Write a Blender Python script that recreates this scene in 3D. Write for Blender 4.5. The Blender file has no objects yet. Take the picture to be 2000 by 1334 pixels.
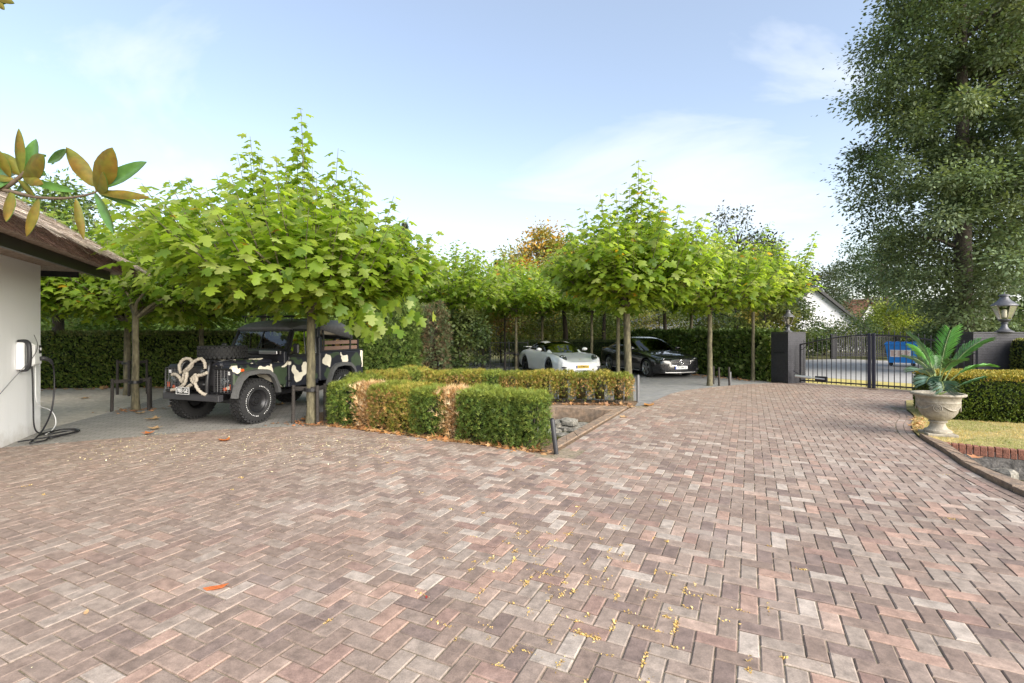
import bpy, bmesh, math, random
import numpy as np
from mathutils import Vector, Matrix
from mathutils.geometry import tessellate_polygon

sc = bpy.context.scene
C = sc.collection
R = math.radians
rng = np.random.default_rng(7)
random.seed(7)

# ------------------------------------------------------------------ camera
CAM_H, FPX, HORIZON = 1.65, 950.0, 648.0
cd = bpy.data.cameras.new('camera'); cam = bpy.data.objects.new('camera', cd); C.objects.link(cam)
cam.location = (0, 0, CAM_H); cam.rotation_euler = (R(90), 0, 0)
cd.sensor_width = 36; cd.lens = 36 * FPX / 2000; cd.shift_y = -19 / 2000
cd.clip_end = 2000; cd.clip_start = 0.05
sc.camera = cam

# ------------------------------------------------------------------ sky and sun
SUN_EL, SUN_AZ = 30, 138          # elevation, compass azimuth measured from +Y towards +X
w = bpy.data.worlds.new('World'); sc.world = w; w.use_nodes = True
nt = w.node_tree; nt.nodes.clear()
def wn(t, **k):
    n = nt.nodes.new(t)
    for a, b in k.items(): setattr(n, a, b)
    return n
sky = wn('ShaderNodeTexSky', sky_type='NISHITA'); sky.sun_disc = False
sky.sun_elevation = R(SUN_EL); sky.sun_rotation = R(SUN_AZ); sky.air_density = 1.15; sky.dust_density = 0.5; sky.ozone_density = 2.0
tc = wn('ShaderNodeTexCoord'); sep = wn('ShaderNodeSeparateXYZ'); nt.links.new(tc.outputs['Generated'], sep.inputs[0])
def wmath(op, a, b=None, c=None, clamp=False):
    n = wn('ShaderNodeMath', operation=op); n.use_clamp = clamp
    for i, v in enumerate((a, b, c)):
        if v is None: continue
        if isinstance(v, (int, float)): n.inputs[i].default_value = v
        else: nt.links.new(v, n.inputs[i])
    return n.outputs[0]
zz = wmath('ADD', wmath('MAXIMUM', sep.outputs[2], 0.0), 0.22)
px = wmath('DIVIDE', sep.outputs[0], zz); py = wmath('DIVIDE', sep.outputs[1], zz)
cmb = wn('ShaderNodeCombineXYZ'); nt.links.new(px, cmb.inputs[0]); nt.links.new(py, cmb.inputs[1])
mp = wn('ShaderNodeMapping'); mp.inputs['Scale'].default_value = (0.55, 1.0, 1); mp.inputs['Rotation'].default_value = (0, 0, R(-24)); mp.inputs['Location'].default_value = (3.1, 1.7, 0)
nt.links.new(cmb.outputs[0], mp.inputs[0])
n1 = wn('ShaderNodeTexNoise'); n1.inputs['Scale'].default_value = 1.15; n1.inputs['Detail'].default_value = 6; n1.inputs['Roughness'].default_value = 0.58; n1.inputs['Distortion'].default_value = 0.9
nt.links.new(mp.outputs[0], n1.inputs['Vector'])
n2 = wn('ShaderNodeTexNoise'); n2.inputs['Scale'].default_value = 0.42; n2.inputs['Detail'].default_value = 3; n2.inputs['Distortion'].default_value = 0.3
nt.links.new(mp.outputs[0], n2.inputs['Vector'])
dens = wmath('ADD', wmath('MULTIPLY', n1.outputs['Fac'], 0.85), wmath('MULTIPLY', n2.outputs['Fac'], 0.45))
def bank(px_, py_, size, amt):
    # a cloud bank round one compass direction
    d_ = Vector(((px_ - 1000) / FPX, 1, -(py_ - HORIZON) / FPX)).normalized()
    v = wn('ShaderNodeVectorMath', operation='SUBTRACT'); nt.links.new(tc.outputs['Generated'], v.inputs[0]); v.inputs[1].default_value = d_
    s_ = wn('ShaderNodeVectorMath', operation='MULTIPLY'); nt.links.new(v.outputs[0], s_.inputs[0]); s_.inputs[1].default_value = (1 / size[0], 1 / size[0], 1 / size[1])
    l_ = wn('ShaderNodeVectorMath', operation='LENGTH'); nt.links.new(s_.outputs[0], l_.inputs[0])
    return wmath('MULTIPLY', wmath('SUBTRACT', 1.0, l_.outputs['Value'], clamp=True), amt)
for b_ in ((1450, 350, (.50, .15), .16), (1150, 310, (.3, .09), .08), (130, 210, (.34, .13), .15), (400, 60, (.3, .10), .08), (-900, 300, (.5, .2), .18), (2900, 200, (.5, .2), .18)):
    dens = wmath('ADD', dens, bank(*b_))
mr = wn('ShaderNodeMapRange'); mr.interpolation_type = 'SMOOTHSTEP'
mr.inputs['From Min'].default_value = 0.58; mr.inputs['From Max'].default_value = 0.92
nt.links.new(dens, mr.inputs['Value'])
hz = wn('ShaderNodeMapRange'); hz.inputs['From Min'].default_value = 0.0; hz.inputs['From Max'].default_value = 0.42
hz.inputs['To Min'].default_value = 0.62; hz.inputs['To Max'].default_value = 0.20; hz.interpolation_type = 'SMOOTHSTEP'
nt.links.new(sep.outputs[2], hz.inputs['Value'])
cov = wmath('MAXIMUM', wmath('MULTIPLY', mr.outputs[0], 0.82), hz.outputs[0])
skm = wn('ShaderNodeMix', data_type='RGBA', blend_type='MULTIPLY'); skm.inputs[0].default_value = 1
nt.links.new(sky.outputs[0], skm.inputs[6]); skm.inputs[7].default_value = (1.08, 0.98, 0.93, 1)
mx = wn('ShaderNodeMix', data_type='RGBA')
nt.links.new(cov, mx.inputs[0]); nt.links.new(skm.outputs[2], mx.inputs[6])
mx.inputs[7].default_value = (3.85, 4.05, 4.35, 1)
bg = wn('ShaderNodeBackground'); bg.inputs['Strength'].default_value = 0.12
nt.links.new(mx.outputs[2], bg.inputs[0])
wo = wn('ShaderNodeOutputWorld'); nt.links.new(bg.outputs[0], wo.inputs[0])

sd = bpy.data.lights.new('sun', 'SUN'); sun = bpy.data.objects.new('sun', sd); C.objects.link(sun)
sd.energy = 3.9; sd.angle = R(60); sd.color = (1.0, 0.93, 0.82)
sdir = Vector((math.sin(R(SUN_AZ)) * math.cos(R(SUN_EL)), math.cos(R(SUN_AZ)) * math.cos(R(SUN_EL)), math.sin(R(SUN_EL))))
sun.rotation_euler = sdir.to_track_quat('Z', 'Y').to_euler()
sun.location = sdir * 60
sc.view_settings.view_transform = 'Standard'; sc.view_settings.look = 'None'
sc.view_settings.exposure = 1.28
sc.cycles.diffuse_bounces = 8; sc.cycles.max_bounces = 14; sc.cycles.transparent_max_bounces = 12; sc.view_settings.gamma = 1

# ------------------------------------------------------------------ helpers
def gp(x, y, z=0.0):
    """point of the ground plane (or height z) that the photograph shows at pixel x, y"""
    Y = FPX * (CAM_H - z) / (y - HORIZON)
    return Vector(((x - 1000) / FPX * Y, Y, z))

def tag(o, label=None, cat=None, group=None, kind=None):
    if label: o['label'] = label
    if cat: o['category'] = cat
    if group: o['group'] = group
    if kind: o['kind'] = kind
    return o
def empty(name, loc=(0, 0, 0), rz=0.0, label=None, cat=None, group=None, parent=None):
    o = bpy.data.objects.new(name, None); C.objects.link(o); o.empty_display_size = 0.1
    o.location = loc; o.rotation_euler = (0, 0, rz)
    if parent: o.parent = parent
    return tag(o, label, cat, group)
def link(name, me, parent=None, loc=(0, 0, 0), rz=0.0):
    o = bpy.data.objects.new(name, me); C.objects.link(o); o.location = loc; o.rotation_euler = (0, 0, rz)
    if parent: o.parent = parent
    return o
def copy_tree(o, parent=None):
    c = o.copy(); C.objects.link(c); c.parent = parent
    for ch in list(o.children): copy_tree(ch, c)
    return c

class MB:
    """collects shapes; build() links them as one mesh object"""
    def __init__(s): s.v = []; s.f = []
    def add(s, vs, fs):
        b = len(s.v); s.v += [tuple(p) for p in vs]; s.f += [tuple(b + i for i in f) for f in fs]; return s
    def box(s, c, d, rz=0.0, bev=0.0, M=None):
        hx, hy, hz_ = d[0] / 2, d[1] / 2, d[2] / 2
        if bev <= 0:
            vs = [(sx * hx, sy * hy, sz * hz_) for sz in (-1, 1) for sy in (-1, 1) for sx in (-1, 1)]
            fs = [(0, 2, 3, 1), (4, 5, 7, 6), (0, 1, 5, 4), (2, 6, 7, 3), (0, 4, 6, 2), (1, 3, 7, 5)]
        else:
            b = min(bev, hx * .95, hy * .95, hz_ * .95); vs = []; ix = {}
            for sx in (-1, 1):
                for sy in (-1, 1):
                    for sz in (-1, 1):
                        ix[sx, sy, sz, 0] = len(vs); vs.append((sx * hx, sy * (hy - b), sz * (hz_ - b)))
                        ix[sx, sy, sz, 1] = len(vs); vs.append((sx * (hx - b), sy * hy, sz * (hz_ - b)))
                        ix[sx, sy, sz, 2] = len(vs); vs.append((sx * (hx - b), sy * (hy - b), sz * hz_))
            fs = []
            S = (-1, 1)
            for a in S:
                q = [ix[a, -1, -1, 0], ix[a, 1, -1, 0], ix[a, 1, 1, 0], ix[a, -1, 1, 0]]; fs.append(q if a > 0 else q[::-1])
                q = [ix[-1, a, -1, 1], ix[-1, a, 1, 1], ix[1, a, 1, 1], ix[1, a, -1, 1]]; fs.append(q if a > 0 else q[::-1])
                q = [ix[-1, -1, a, 2], ix[1, -1, a, 2], ix[1, 1, a, 2], ix[-1, 1, a, 2]]; fs.append(q if a > 0 else q[::-1])
            for a in S:
                for c_ in S:
                    fs.append((ix[a, c_, -1, 0], ix[a, c_, 1, 0], ix[a, c_, 1, 1], ix[a, c_, -1, 1]))
                    fs.append((ix[a, -1, c_, 0], ix[a, 1, c_, 0], ix[a, 1, c_, 2], ix[a, -1, c_, 2]))
                    fs.append((ix[-1, a, c_, 1], ix[1, a, c_, 1], ix[1, a, c_, 2], ix[-1, a, c_, 2]))
            for sx in S:
                for sy in S:
                    for sz in S: fs.append((ix[sx, sy, sz, 0], ix[sx, sy, sz, 1], ix[sx, sy, sz, 2]))
        m = M if M is not None else Matrix.Rotation(rz, 3, 'Z')
        cv = Vector(c)
        return s.add([cv + m @ Vector(p) for p in vs], fs)
    def bar(s, a, b, wd, ht=None, bev=0.0):
        """rectangular bar from a to b"""
        a, b = Vector(a), Vector(b); d = (b - a); L = d.length; d.normalize()
        up = Vector((0, 0, 1)) if abs(d.z) < .95 else Vector((1, 0, 0))
        sd_ = d.cross(up).normalized(); u2 = sd_.cross(d)
        return s.box((a + b) / 2, (L, wd, ht or wd), bev=bev, M=Matrix((d, sd_, u2)).transposed())
    def tube(s, path, r, n=8, cap=True):
        P = [Vector(p) for p in path]; k = len(P)
        rr = [r] * k if isinstance(r, (int, float)) else list(r)
        T = [(P[min(i + 1, k - 1)] - P[max(i - 1, 0)]).normalized() for i in range(k)]
        up = Vector((0, 0, 1)) if abs(T[0].z) < .9 else Vector((1, 0, 0))
        nrm = T[0].cross(up).normalized(); vs = []
        for i in range(k):
            nrm = (nrm - T[i] * nrm.dot(T[i])).normalized(); bn = T[i].cross(nrm)
            for j in range(n):
                a = 2 * math.pi * j / n; vs.append(P[i] + (nrm * math.cos(a) + bn * math.sin(a)) * rr[i])
        fs = [(i * n + j, i * n + (j + 1) % n, (i + 1) * n + (j + 1) % n, (i + 1) * n + j) for i in range(k - 1) for j in range(n)]
        if cap: fs += [tuple(range(n))[::-1], tuple((k - 1) * n + j for j in range(n))]
        return s.add(vs, fs)
    def lathe(s, prof, n=32, c=(0, 0, 0), axis='Z', cap=True, rot=0.0):
        vs = []; k = len(prof); c = Vector(c)
        for (r, h) in prof:
            for j in range(n):
                a = 2 * math.pi * j / n + rot; x, y = r * math.cos(a), r * math.sin(a)
                p = (x, y, h) if axis == 'Z' else ((x, h, y) if axis == 'Y' else (h, x, y))
                vs.append(c + Vector(p))
        fs = [(i * n + j, i * n + (j + 1) % n, (i + 1) * n + (j + 1) % n, (i + 1) * n + j) for i in range(k - 1) for j in range(n)]
        if cap: fs += [tuple(range(n))[::-1], tuple((k - 1) * n + j for j in range(n))]
        return s.add(vs, fs)
    def ell(s, c, r, n=16, m=10, M=None):
        vs = []; c = Vector(c)
        for i in range(m + 1):
            t = math.pi * i / m
            for j in range(n):
                a = 2 * math.pi * j / n
                p = Vector((r[0] * math.sin(t) * math.cos(a), r[1] * math.sin(t) * math.sin(a), r[2] * math.cos(t)))
                vs.append(c + (M @ p if M is not None else p))
        fs = [(i * n + j, (i + 1) * n + j, (i + 1) * n + (j + 1) % n, i * n + (j + 1) % n) for i in range(m) for j in range(n)]
        return s.add(vs, fs)
    def prism(s, poly, z0, z1):
        k = len(poly); vs = [(p[0], p[1], z0) for p in poly] + [(p[0], p[1], z1) for p in poly]
        fs = [tuple(range(k))[::-1], tuple(range(k, 2 * k))] + [(i, (i + 1) % k, k + (i + 1) % k, k + i) for i in range(k)]
        return s.add(vs, fs)
    def mesh(s, name, mats, smooth=None):
        me = bpy.data.meshes.new(name); me.from_pydata(s.v, [], s.f)
        for m in (mats if isinstance(mats, (list, tuple)) else [mats]): me.materials.append(m)
        bm = bmesh.new(); bm.from_mesh(me); bmesh.ops.remove_doubles(bm, verts=bm.verts, dist=1e-5)
        bmesh.ops.recalc_face_normals(bm, faces=bm.faces); bm.to_mesh(me); bm.free()
        if smooth:
            me.polygons.foreach_set('use_smooth', [True] * len(me.polygons))
            if smooth is not True: me.set_sharp_from_angle(angle=R(smooth))
        me.update(); return me
    def build(s, name, mats, parent=None, loc=(0, 0, 0), rz=0.0, smooth=None):
        return link(name, s.mesh(name, mats, smooth), parent, loc, rz)

def np_mesh(name, V, faces, mats, col=None, smooth=False):
    """faces: list of int arrays (m,3) or (m,4)"""
    me = bpy.data.meshes.new(name); V = np.asarray(V, np.float32)
    me.vertices.add(len(V)); me.vertices.foreach_set('co', V.ravel())
    faces = [np.asarray(f, np.int32) for f in faces if len(f)]
    li = np.concatenate([f.ravel() for f in faces]); tot = np.concatenate([np.full(len(f), f.shape[1], np.int32) for f in faces])
    st = np.concatenate([[0], np.cumsum(tot)[:-1]]).astype(np.int32)
    me.loops.add(len(li)); me.loops.foreach_set('vertex_index', li)
    me.polygons.add(len(tot)); me.polygons.foreach_set('loop_start', st)
    if smooth: me.polygons.foreach_set('use_smooth', np.ones(len(tot), bool))
    if col is not None:
        a = me.attributes.new('col', 'FLOAT_COLOR', 'POINT'); c4 = np.ones((len(V), 4), np.float32); c4[:, :3] = col
        a.data.foreach_set('color', c4.ravel())
    me.update(calc_edges=True)
    for m in (mats if isinstance(mats, (list, tuple)) else [mats]): me.materials.append(m)
    return me

def spline(pts, sub=6):
    """Catmull-Rom through the points"""
    P = [Vector(p) for p in pts]; out = []
    for i in range(len(P) - 1):
        p0, p1, p2, p3 = P[max(i - 1, 0)], P[i], P[i + 1], P[min(i + 2, len(P) - 1)]
        for k in range(sub):
            t = k / sub
            out.append(.5 * ((2 * p1) + (p2 - p0) * t + (2 * p0 - 5 * p1 + 4 * p2 - p3) * t * t + (3 * p1 - p0 - 3 * p2 + p3) * t ** 3))
    out.append(P[-1]); return out

def sheet(name, loops, z, mat, kind='structure', z_hole=None):
    """flat polygon (first loop) with holes (other loops)"""
    vv = [[Vector((p[0], p[1], 0)) for p in lp] for lp in loops]
    tri = tessellate_polygon(vv); flat = [(p.x, p.y, z) for lp in vv for p in lp]
    me = bpy.data.meshes.new(name)
    def nz(t):
        a, b, c = (Vector(flat[i]) for i in t); return (b - a).cross(c - a).z
    me.from_pydata(flat, [], [t if nz(t) > 0 else (t[0], t[2], t[1]) for t in tri]); me.materials.append(mat); me.update()
    o = link(name, me); o['kind'] = kind; return o

# ------------------------------------------------------------------ materials
MATS = {}
def newmat(name):
    m = bpy.data.materials.new(name); m.use_nodes = True; m.node_tree.nodes.clear(); MATS[name] = m
    t = m.node_tree
    def N(ty, ins=None, **k):
        n = t.nodes.new(ty)
        for a, b in k.items(): setattr(n, a, b)
        for a, b in (ins or {}).items():
            if isinstance(b, bpy.types.NodeSocket): t.links.new(b, n.inputs[a])
            else: n.inputs[a].default_value = b
        return n
    return m, N
def c4(c): return (c[0], c[1], c[2], 1)
def M(name, col=(.5, .5, .5), rough=.6, metal=0.0, var=0.0, vs=4.0, bump=0.0, bs=40.0, coat=0.0, col2=None, attr=False, transl=0.0, spec=.5, stretch=None, thr=(.35, .65), detail=5):
    m, N = newmat(name)
    pos = N('ShaderNodeNewGeometry').outputs['Position']
    if stretch: pos = N('ShaderNodeVectorMath', {0: pos, 1: stretch}, operation='MULTIPLY').outputs[0]
    if attr:
        base = N('ShaderNodeAttribute', attribute_name='col').outputs['Color']
    else:
        rgb = N('ShaderNodeRGB'); rgb.outputs[0].default_value = c4(col); base = rgb.outputs[0]
    if var or col2:
        nz = N('ShaderNodeTexNoise', {'Vector': pos, 'Scale': vs, 'Detail': detail, 'Roughness': .6})
        mr_ = N('ShaderNodeMapRange', {'Value': nz.outputs['Fac'], 'From Min': thr[0], 'From Max': thr[1]})
        if col2:
            base = N('ShaderNodeMix', {0: mr_.outputs[0], 6: base, 7: c4(col2)}, data_type='RGBA').outputs[2]
        if var:
            hs = N('ShaderNodeMapRange', {'Value': N('ShaderNodeTexNoise', {'Vector': pos, 'Scale': vs * 2.7, 'Detail': 4}).outputs['Fac'], 'From Min': .3, 'From Max': .7, 'To Min': 1 - var, 'To Max': 1 + var})
            base = N('ShaderNodeHueSaturation', {'Value': hs.outputs[0], 'Color': base}).outputs[0]
    p = N('ShaderNodeBsdfPrincipled', {'Base Color': base, 'Roughness': rough, 'Metallic': metal, 'Coat Weight': coat, 'Coat Roughness': .03, 'Specular IOR Level': spec})
    if bump:
        bn = N('ShaderNodeTexNoise', {'Vector': pos, 'Scale': bs, 'Detail': 4})
        b = N('ShaderNodeBump', {'Height': bn.outputs['Fac'], 'Strength': bump, 'Distance': .02})
        p.inputs['Normal'].default_value = (0, 0, 0); m.node_tree.links.new(b.outputs[0], p.inputs['Normal'])
    sh = p.outputs[0]
    if transl:
        tr = N('ShaderNodeBsdfTranslucent', {'Color': N('ShaderNodeMix', {0: 1.0, 6: base, 7: (1.25, 1.2, .55, 1)}, data_type='RGBA', blend_type='MULTIPLY').outputs[2]})
        sh = N('ShaderNodeMixShader', {0: transl, 1: sh, 2: tr.outputs[0]}).outputs[0]
    N('ShaderNodeOutputMaterial', {'Surface': sh})
    return m
def glass_mat(name, tint=(.03, .035, .035), alpha=.35, rough=.02):
    m, N = newmat(name)
    g = N('ShaderNodeBsdfGlossy', {'Color': (1, 1, 1, 1), 'Roughness': rough})
    t = N('ShaderNodeBsdfTransparent', {'Color': c4(tint)})
    fr = N('ShaderNodeFresnel', {'IOR': 1.5})
    mx_ = N('ShaderNodeMixShader', {0: N('ShaderNodeMath', {0: fr.outputs[0], 1: .04}, operation='ADD').outputs[0], 1: t.outputs[0], 2: g.outputs[0]})
    N('ShaderNodeOutputMaterial', {'Surface': mx_.outputs[0]})
    return m

def brick_mat(name, source):
    """paving brick: its own colour, mottled face, dusty patches, fine grain"""
    m, N = newmat(name)
    pos = N('ShaderNodeNewGeometry').outputs['Position']
    base = N('ShaderNodeObjectInfo').outputs['Color'] if source == 'object' else N('ShaderNodeAttribute', attribute_name='col').outputs['Color']
    n1 = N('ShaderNodeTexNoise', {'Vector': pos, 'Scale': 14.0, 'Detail': 5, 'Roughness': .65})
    v1 = N('ShaderNodeMapRange', {'Value': n1.outputs['Fac'], 'From Min': .28, 'From Max': .72, 'To Min': .64, 'To Max': 1.30})
    n2 = N('ShaderNodeTexNoise', {'Vector': pos, 'Scale': 130.0, 'Detail': 3, 'Roughness': .7})
    v2 = N('ShaderNodeMapRange', {'Value': n2.outputs['Fac'], 'From Min': .3, 'From Max': .7, 'To Min': .82, 'To Max': 1.16})
    vv = N('ShaderNodeMath', {0: v1.outputs[0], 1: v2.outputs[0]}, operation='MULTIPLY')
    hs = N('ShaderNodeHueSaturation', {'Value': vv.outputs[0], 'Color': base})
    # sand swept over the paving, brown algae film in patches
    n3 = N('ShaderNodeTexNoise', {'Vector': pos, 'Scale': .8, 'Detail': 4, 'Roughness': .6})
    d3 = N('ShaderNodeMapRange', {'Value': n3.outputs['Fac'], 'From Min': .55, 'From Max': .8, 'To Min': 0.0, 'To Max': .42})
    mxa = N('ShaderNodeMix', {0: d3.outputs[0], 6: hs.outputs[0], 7: (.46, .38, .345, 1)}, data_type='RGBA')
    n4 = N('ShaderNodeTexNoise', {'Vector': pos, 'Scale': 4.5, 'Detail': 5, 'Roughness': .7})
    d4 = N('ShaderNodeMapRange', {'Value': n4.outputs['Fac'], 'From Min': .55, 'From Max': .78, 'To Min': 0.0, 'To Max': .5})
    mxb = N('ShaderNodeMix', {0: d4.outputs[0], 6: mxa.outputs[2], 7: (.16, .115, .09, 1)}, data_type='RGBA')
    pit = N('ShaderNodeMapRange', {'Value': N('ShaderNodeTexNoise', {'Vector': pos, 'Scale': 48.0, 'Detail': 3, 'Roughness': .75}).outputs['Fac'], 'From Min': .64, 'From Max': .74, 'To Min': 0.0, 'To Max': .55})
    mxb = N('ShaderNodeMix', {0: pit.outputs[0], 6: mxb.outputs[2], 7: (.10, .08, .065, 1)}, data_type='RGBA')
    bmp = N('ShaderNodeBump', {'Height': N('ShaderNodeTexNoise', {'Vector': pos, 'Scale': 90.0, 'Detail': 5, 'Roughness': .7}).outputs['Fac'], 'Strength': .35, 'Distance': .004})
    rg = N('ShaderNodeMapRange', {'Value': n1.outputs['Fac'], 'To Min': .55, 'To Max': .85})
    p = N('ShaderNodeBsdfPrincipled', {'Base Color': mxb.outputs[2], 'Roughness': rg.outputs[0], 'Specular IOR Level': .45, 'Normal': bmp.outputs[0]})
    N('ShaderNodeOutputMaterial', {'Surface': p.outputs[0]})
    return m
def paver_mat(name, ca, cb, mortar, bw=.2, bh=.1, rot=0.0, bump=.5):
    m, N = newmat(name)
    pos = N('ShaderNodeNewGeometry').outputs['Position']
    mpg = N('ShaderNodeMapping', {'Vector': pos, 'Rotation': (0, 0, rot)})
    bt = N('ShaderNodeTexBrick', {'Vector': mpg.outputs[0], 'Color1': c4(ca), 'Color2': c4(cb), 'Mortar': c4(mortar), 'Scale': 1.0, 'Mortar Size': .006, 'Brick Width': bw, 'Row Height': bh, 'Mortar Smooth': .2})
    nz = N('ShaderNodeTexNoise', {'Vector': pos, 'Scale': 1.1, 'Detail': 6, 'Roughness': .65})
    v = N('ShaderNodeMapRange', {'Value': nz.outputs['Fac'], 'From Min': .3, 'From Max': .7, 'To Min': .78, 'To Max': 1.2})
    nf = N('ShaderNodeTexNoise', {'Vector': pos, 'Scale': 60.0, 'Detail': 4})
    vf = N('ShaderNodeMapRange', {'Value': nf.outputs['Fac'], 'From Min': .3, 'From Max': .7, 'To Min': .85, 'To Max': 1.15})
    hs = N('ShaderNodeHueSaturation', {'Value': N('ShaderNodeMath', {0: v.outputs[0], 1: vf.outputs[0]}, operation='MULTIPLY').outputs[0], 'Color': bt.outputs['Color']})
    inv = N('ShaderNodeMath', {0: 1.0, 1: bt.outputs['Fac']}, operation='SUBTRACT')
    b = N('ShaderNodeBump', {'Height': inv.outputs[0], 'Strength': bump, 'Distance': .006})
    p = N('ShaderNodeBsdfPrincipled', {'Base Color': hs.outputs[0], 'Roughness': .75, 'Normal': b.outputs[0]})
    N('ShaderNodeOutputMaterial', {'Surface': p.outputs[0]})
    return m

m_brick_o = brick_mat('paving_brick_piece', 'object')
m_brick = brick_mat('paving_brick', 'attr')
m_sand = M('joint_sand', (.25, .20, .145), .95, var=.35, vs=9, bump=.5, bs=150, col2=(.13, .125, .055), thr=(.5, .72))
m_grey = paver_mat('grey_paver', (.235, .225, .21), (.29, .275, .255), (.12, .11, .10), rot=R(-20))
m_asphalt = M('court_asphalt', (.20, .20, .205), .8, var=.18, vs=2.2, bump=.35, bs=160, col2=(.245, .24, .235))
m_pale = M('pale_gravel', (.52, .47, .40), .9, var=.2, vs=6, bump=.6, bs=120, col2=(.42, .375, .31))
m_road = M('road_asphalt', (.36, .35, .34), .85, var=.12, vs=1.5, bump=.3, bs=80)
m_soil = M('bed_soil', (.10, .07, .045), .95, var=.4, vs=7, bump=.9, bs=45, col2=(.20, .12, .065))
m_turf = M('rough_turf', (.11, .12, .035), .95, var=.4, vs=3, bump=.8, bs=40, col2=(.20, .17, .06))
m_dry = M('dry_lawn_base', (.42, .33, .14), .95, var=.3, vs=5, bump=.8, bs=60, col2=(.25, .24, .08))
m_verge = M('yellow_verge', (.48, .40, .13), .95, var=.3, vs=3, bump=.8, bs=40)
m_coping = M('coping_stone', (.27, .185, .125), .85, var=.3, vs=6, bump=.5, bs=60, col2=(.17, .13, .10))
m_rock = M('slate_rock', (.27, .25, .21), .85, var=.45, vs=8, bump=.8, bs=30, col2=(.14, .13, .11))
m_redbrick = M('pond_wall_brick', (.24, .10, .065), .85, var=.35, vs=14, bump=.6, bs=70)
m_render = M('pond_render', (.22, .2, .18), .9, var=.4, vs=8, bump=.8, bs=30, col2=(.11, .10, .09))
m_leaf = M('plane_leaf', attr=True, rough=.42, transl=.66, spec=.4)
m_small = M('small_leaf', attr=True, rough=.5, transl=.28, spec=.35)
m_needle = M('hedge_needle', attr=True, rough=.6, transl=.16, spec=.3)
m_dryleaf = M('fallen_leaf', attr=True, rough=.75, transl=.15, var=.25, vs=30)
m_bark = M('plane_bark', (.075, .066, .042), .9, var=.4, vs=9, bump=.7, bs=40, col2=(.17, .15, .09), stretch=(1, 1, .35))
m_bark_dk = M('dark_bark', (.065, .052, .04), .9, var=.4, vs=8, bump=.8, bs=30, stretch=(1, 1, .3))
m_stake = M('stake_wood', (.035, .03, .027), .85, var=.4, vs=12, bump=.4, bs=60)
m_plaster = M('white_plaster', (.78, .78, .80), .8, var=.025, vs=1.3, bump=.12, bs=50)
def wall_mat():
    m, N = newmat('garage_plaster'); pos = N('ShaderNodeNewGeometry').outputs['Position']
    z_ = N('ShaderNodeSeparateXYZ', {0: pos}).outputs[2]
    n1_ = N('ShaderNodeTexNoise', {'Vector': pos, 'Scale': 5.0, 'Detail': 6, 'Roughness': .65}).outputs['Fac']
    st = N('ShaderNodeVectorMath', {0: pos, 1: (9.0, 9.0, .8)}, operation='MULTIPLY').outputs[0]
    n2_ = N('ShaderNodeTexNoise', {'Vector': st, 'Scale': 1.0, 'Detail': 4}).outputs['Fac']
    h_ = N('ShaderNodeMath', {0: n1_, 1: .55}, operation='MULTIPLY').outputs[0]
    spl = N('ShaderNodeMapRange', {'Value': N('ShaderNodeMath', {0: h_, 1: z_}, operation='SUBTRACT').outputs[0], 'From Min': .02, 'From Max': .34, 'To Min': 0.0, 'To Max': .55})
    run = N('ShaderNodeMapRange', {'Value': n2_, 'From Min': .56, 'From Max': .8, 'To Min': 0.0, 'To Max': .22})
    c1 = N('ShaderNodeMix', {0: spl.outputs[0], 6: (.80, .80, .81, 1), 7: (.34, .29, .23, 1)}, data_type='RGBA')
    c2 = N('ShaderNodeMix', {0: run.outputs[0], 6: c1.outputs[2], 7: (.5, .5, .49, 1)}, data_type='RGBA')
    bp = N('ShaderNodeBump', {'Height': N('ShaderNodeTexNoise', {'Vector': pos, 'Scale': 60.0, 'Detail': 6}).outputs['Fac'], 'Strength': .3, 'Distance': .01})
    p = N('ShaderNodeBsdfPrincipled', {'Base Color': c2.outputs[2], 'Roughness': .8, 'Normal': bp.outputs[0]}); N('ShaderNodeOutputMaterial', {'Surface': p.outputs[0]}); return m
m_gwall = wall_mat()
m_soffit = M('soffit_board', (.5, .51, .47), .6, var=.06, vs=3)
m_fascia = M('black_fascia', (.012, .012, .014), .4)
m_thatch = M('thatch_reed', (.30, .235, .185), .95, var=.4, vs=10, bump=.8, bs=60)
m_reed = M('thatch_strand', attr=True, rough=.9)
m_blackmetal = M('black_metal', (.012, .012, .018), .38, spec=.5)
m_navy = M('gate_post_paint', (.012, .013, .03), .35, spec=.5)
m_galv = M('galvanised', (.5, .5, .51), .4, metal=.8)
m_dkbrick = paver_mat('painted_brick', (.050, .048, .056), (.057, .055, .064), (.030, .029, .034), bw=.21, bh=.065, bump=.8)
m_stone = M('urn_stone', (.34, .305, .245), .85, var=.22, vs=7, bump=.5, bs=55, col2=(.24, .21, .17), thr=(.4, .75))
m_lampmetal = M('lamp_metal', (.10, .10, .11), .45, metal=.3, var=.2, vs=9)
m_lampglass = glass_mat('lamp_glass', (.82, .8, .74), rough=.06)
m_bulb = M('frosted_lamp', (.8, .78, .7), .5)
m_brass = M('brass', (.45, .28, .10), .35, metal=.8)
m_blue = M('blue_plastic', (.015, .20, .62), .42, var=.06, vs=4, spec=.5)
m_paper = M('label_paper', (.72, .66, .63), .7, var=.06, vs=20)
m_print = M('label_print', (.45, .22, .2), .7)
m_cable = M('black_cable', (.012, .011, .014), .45)
m_whiteplast = M('white_plastic', (.8, .8, .8), .35)
m_darkplast = M('dark_plastic', (.03, .03, .034), .45)
m_greyplast = M('grey_plastic', (.13, .13, .135), .6, var=.1, vs=10)
m_rubber = M('tyre_rubber', (.014, .014, .015), .75, var=.3, vs=20)
m_black = M('satin_black', (.012, .012, .014), .38, spec=.5)
m_white_lt = M('white_lettering', (.75, .75, .75), .6)
m_rimdk = M('dark_rim', (.035, .035, .038), .35, metal=.6)
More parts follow.
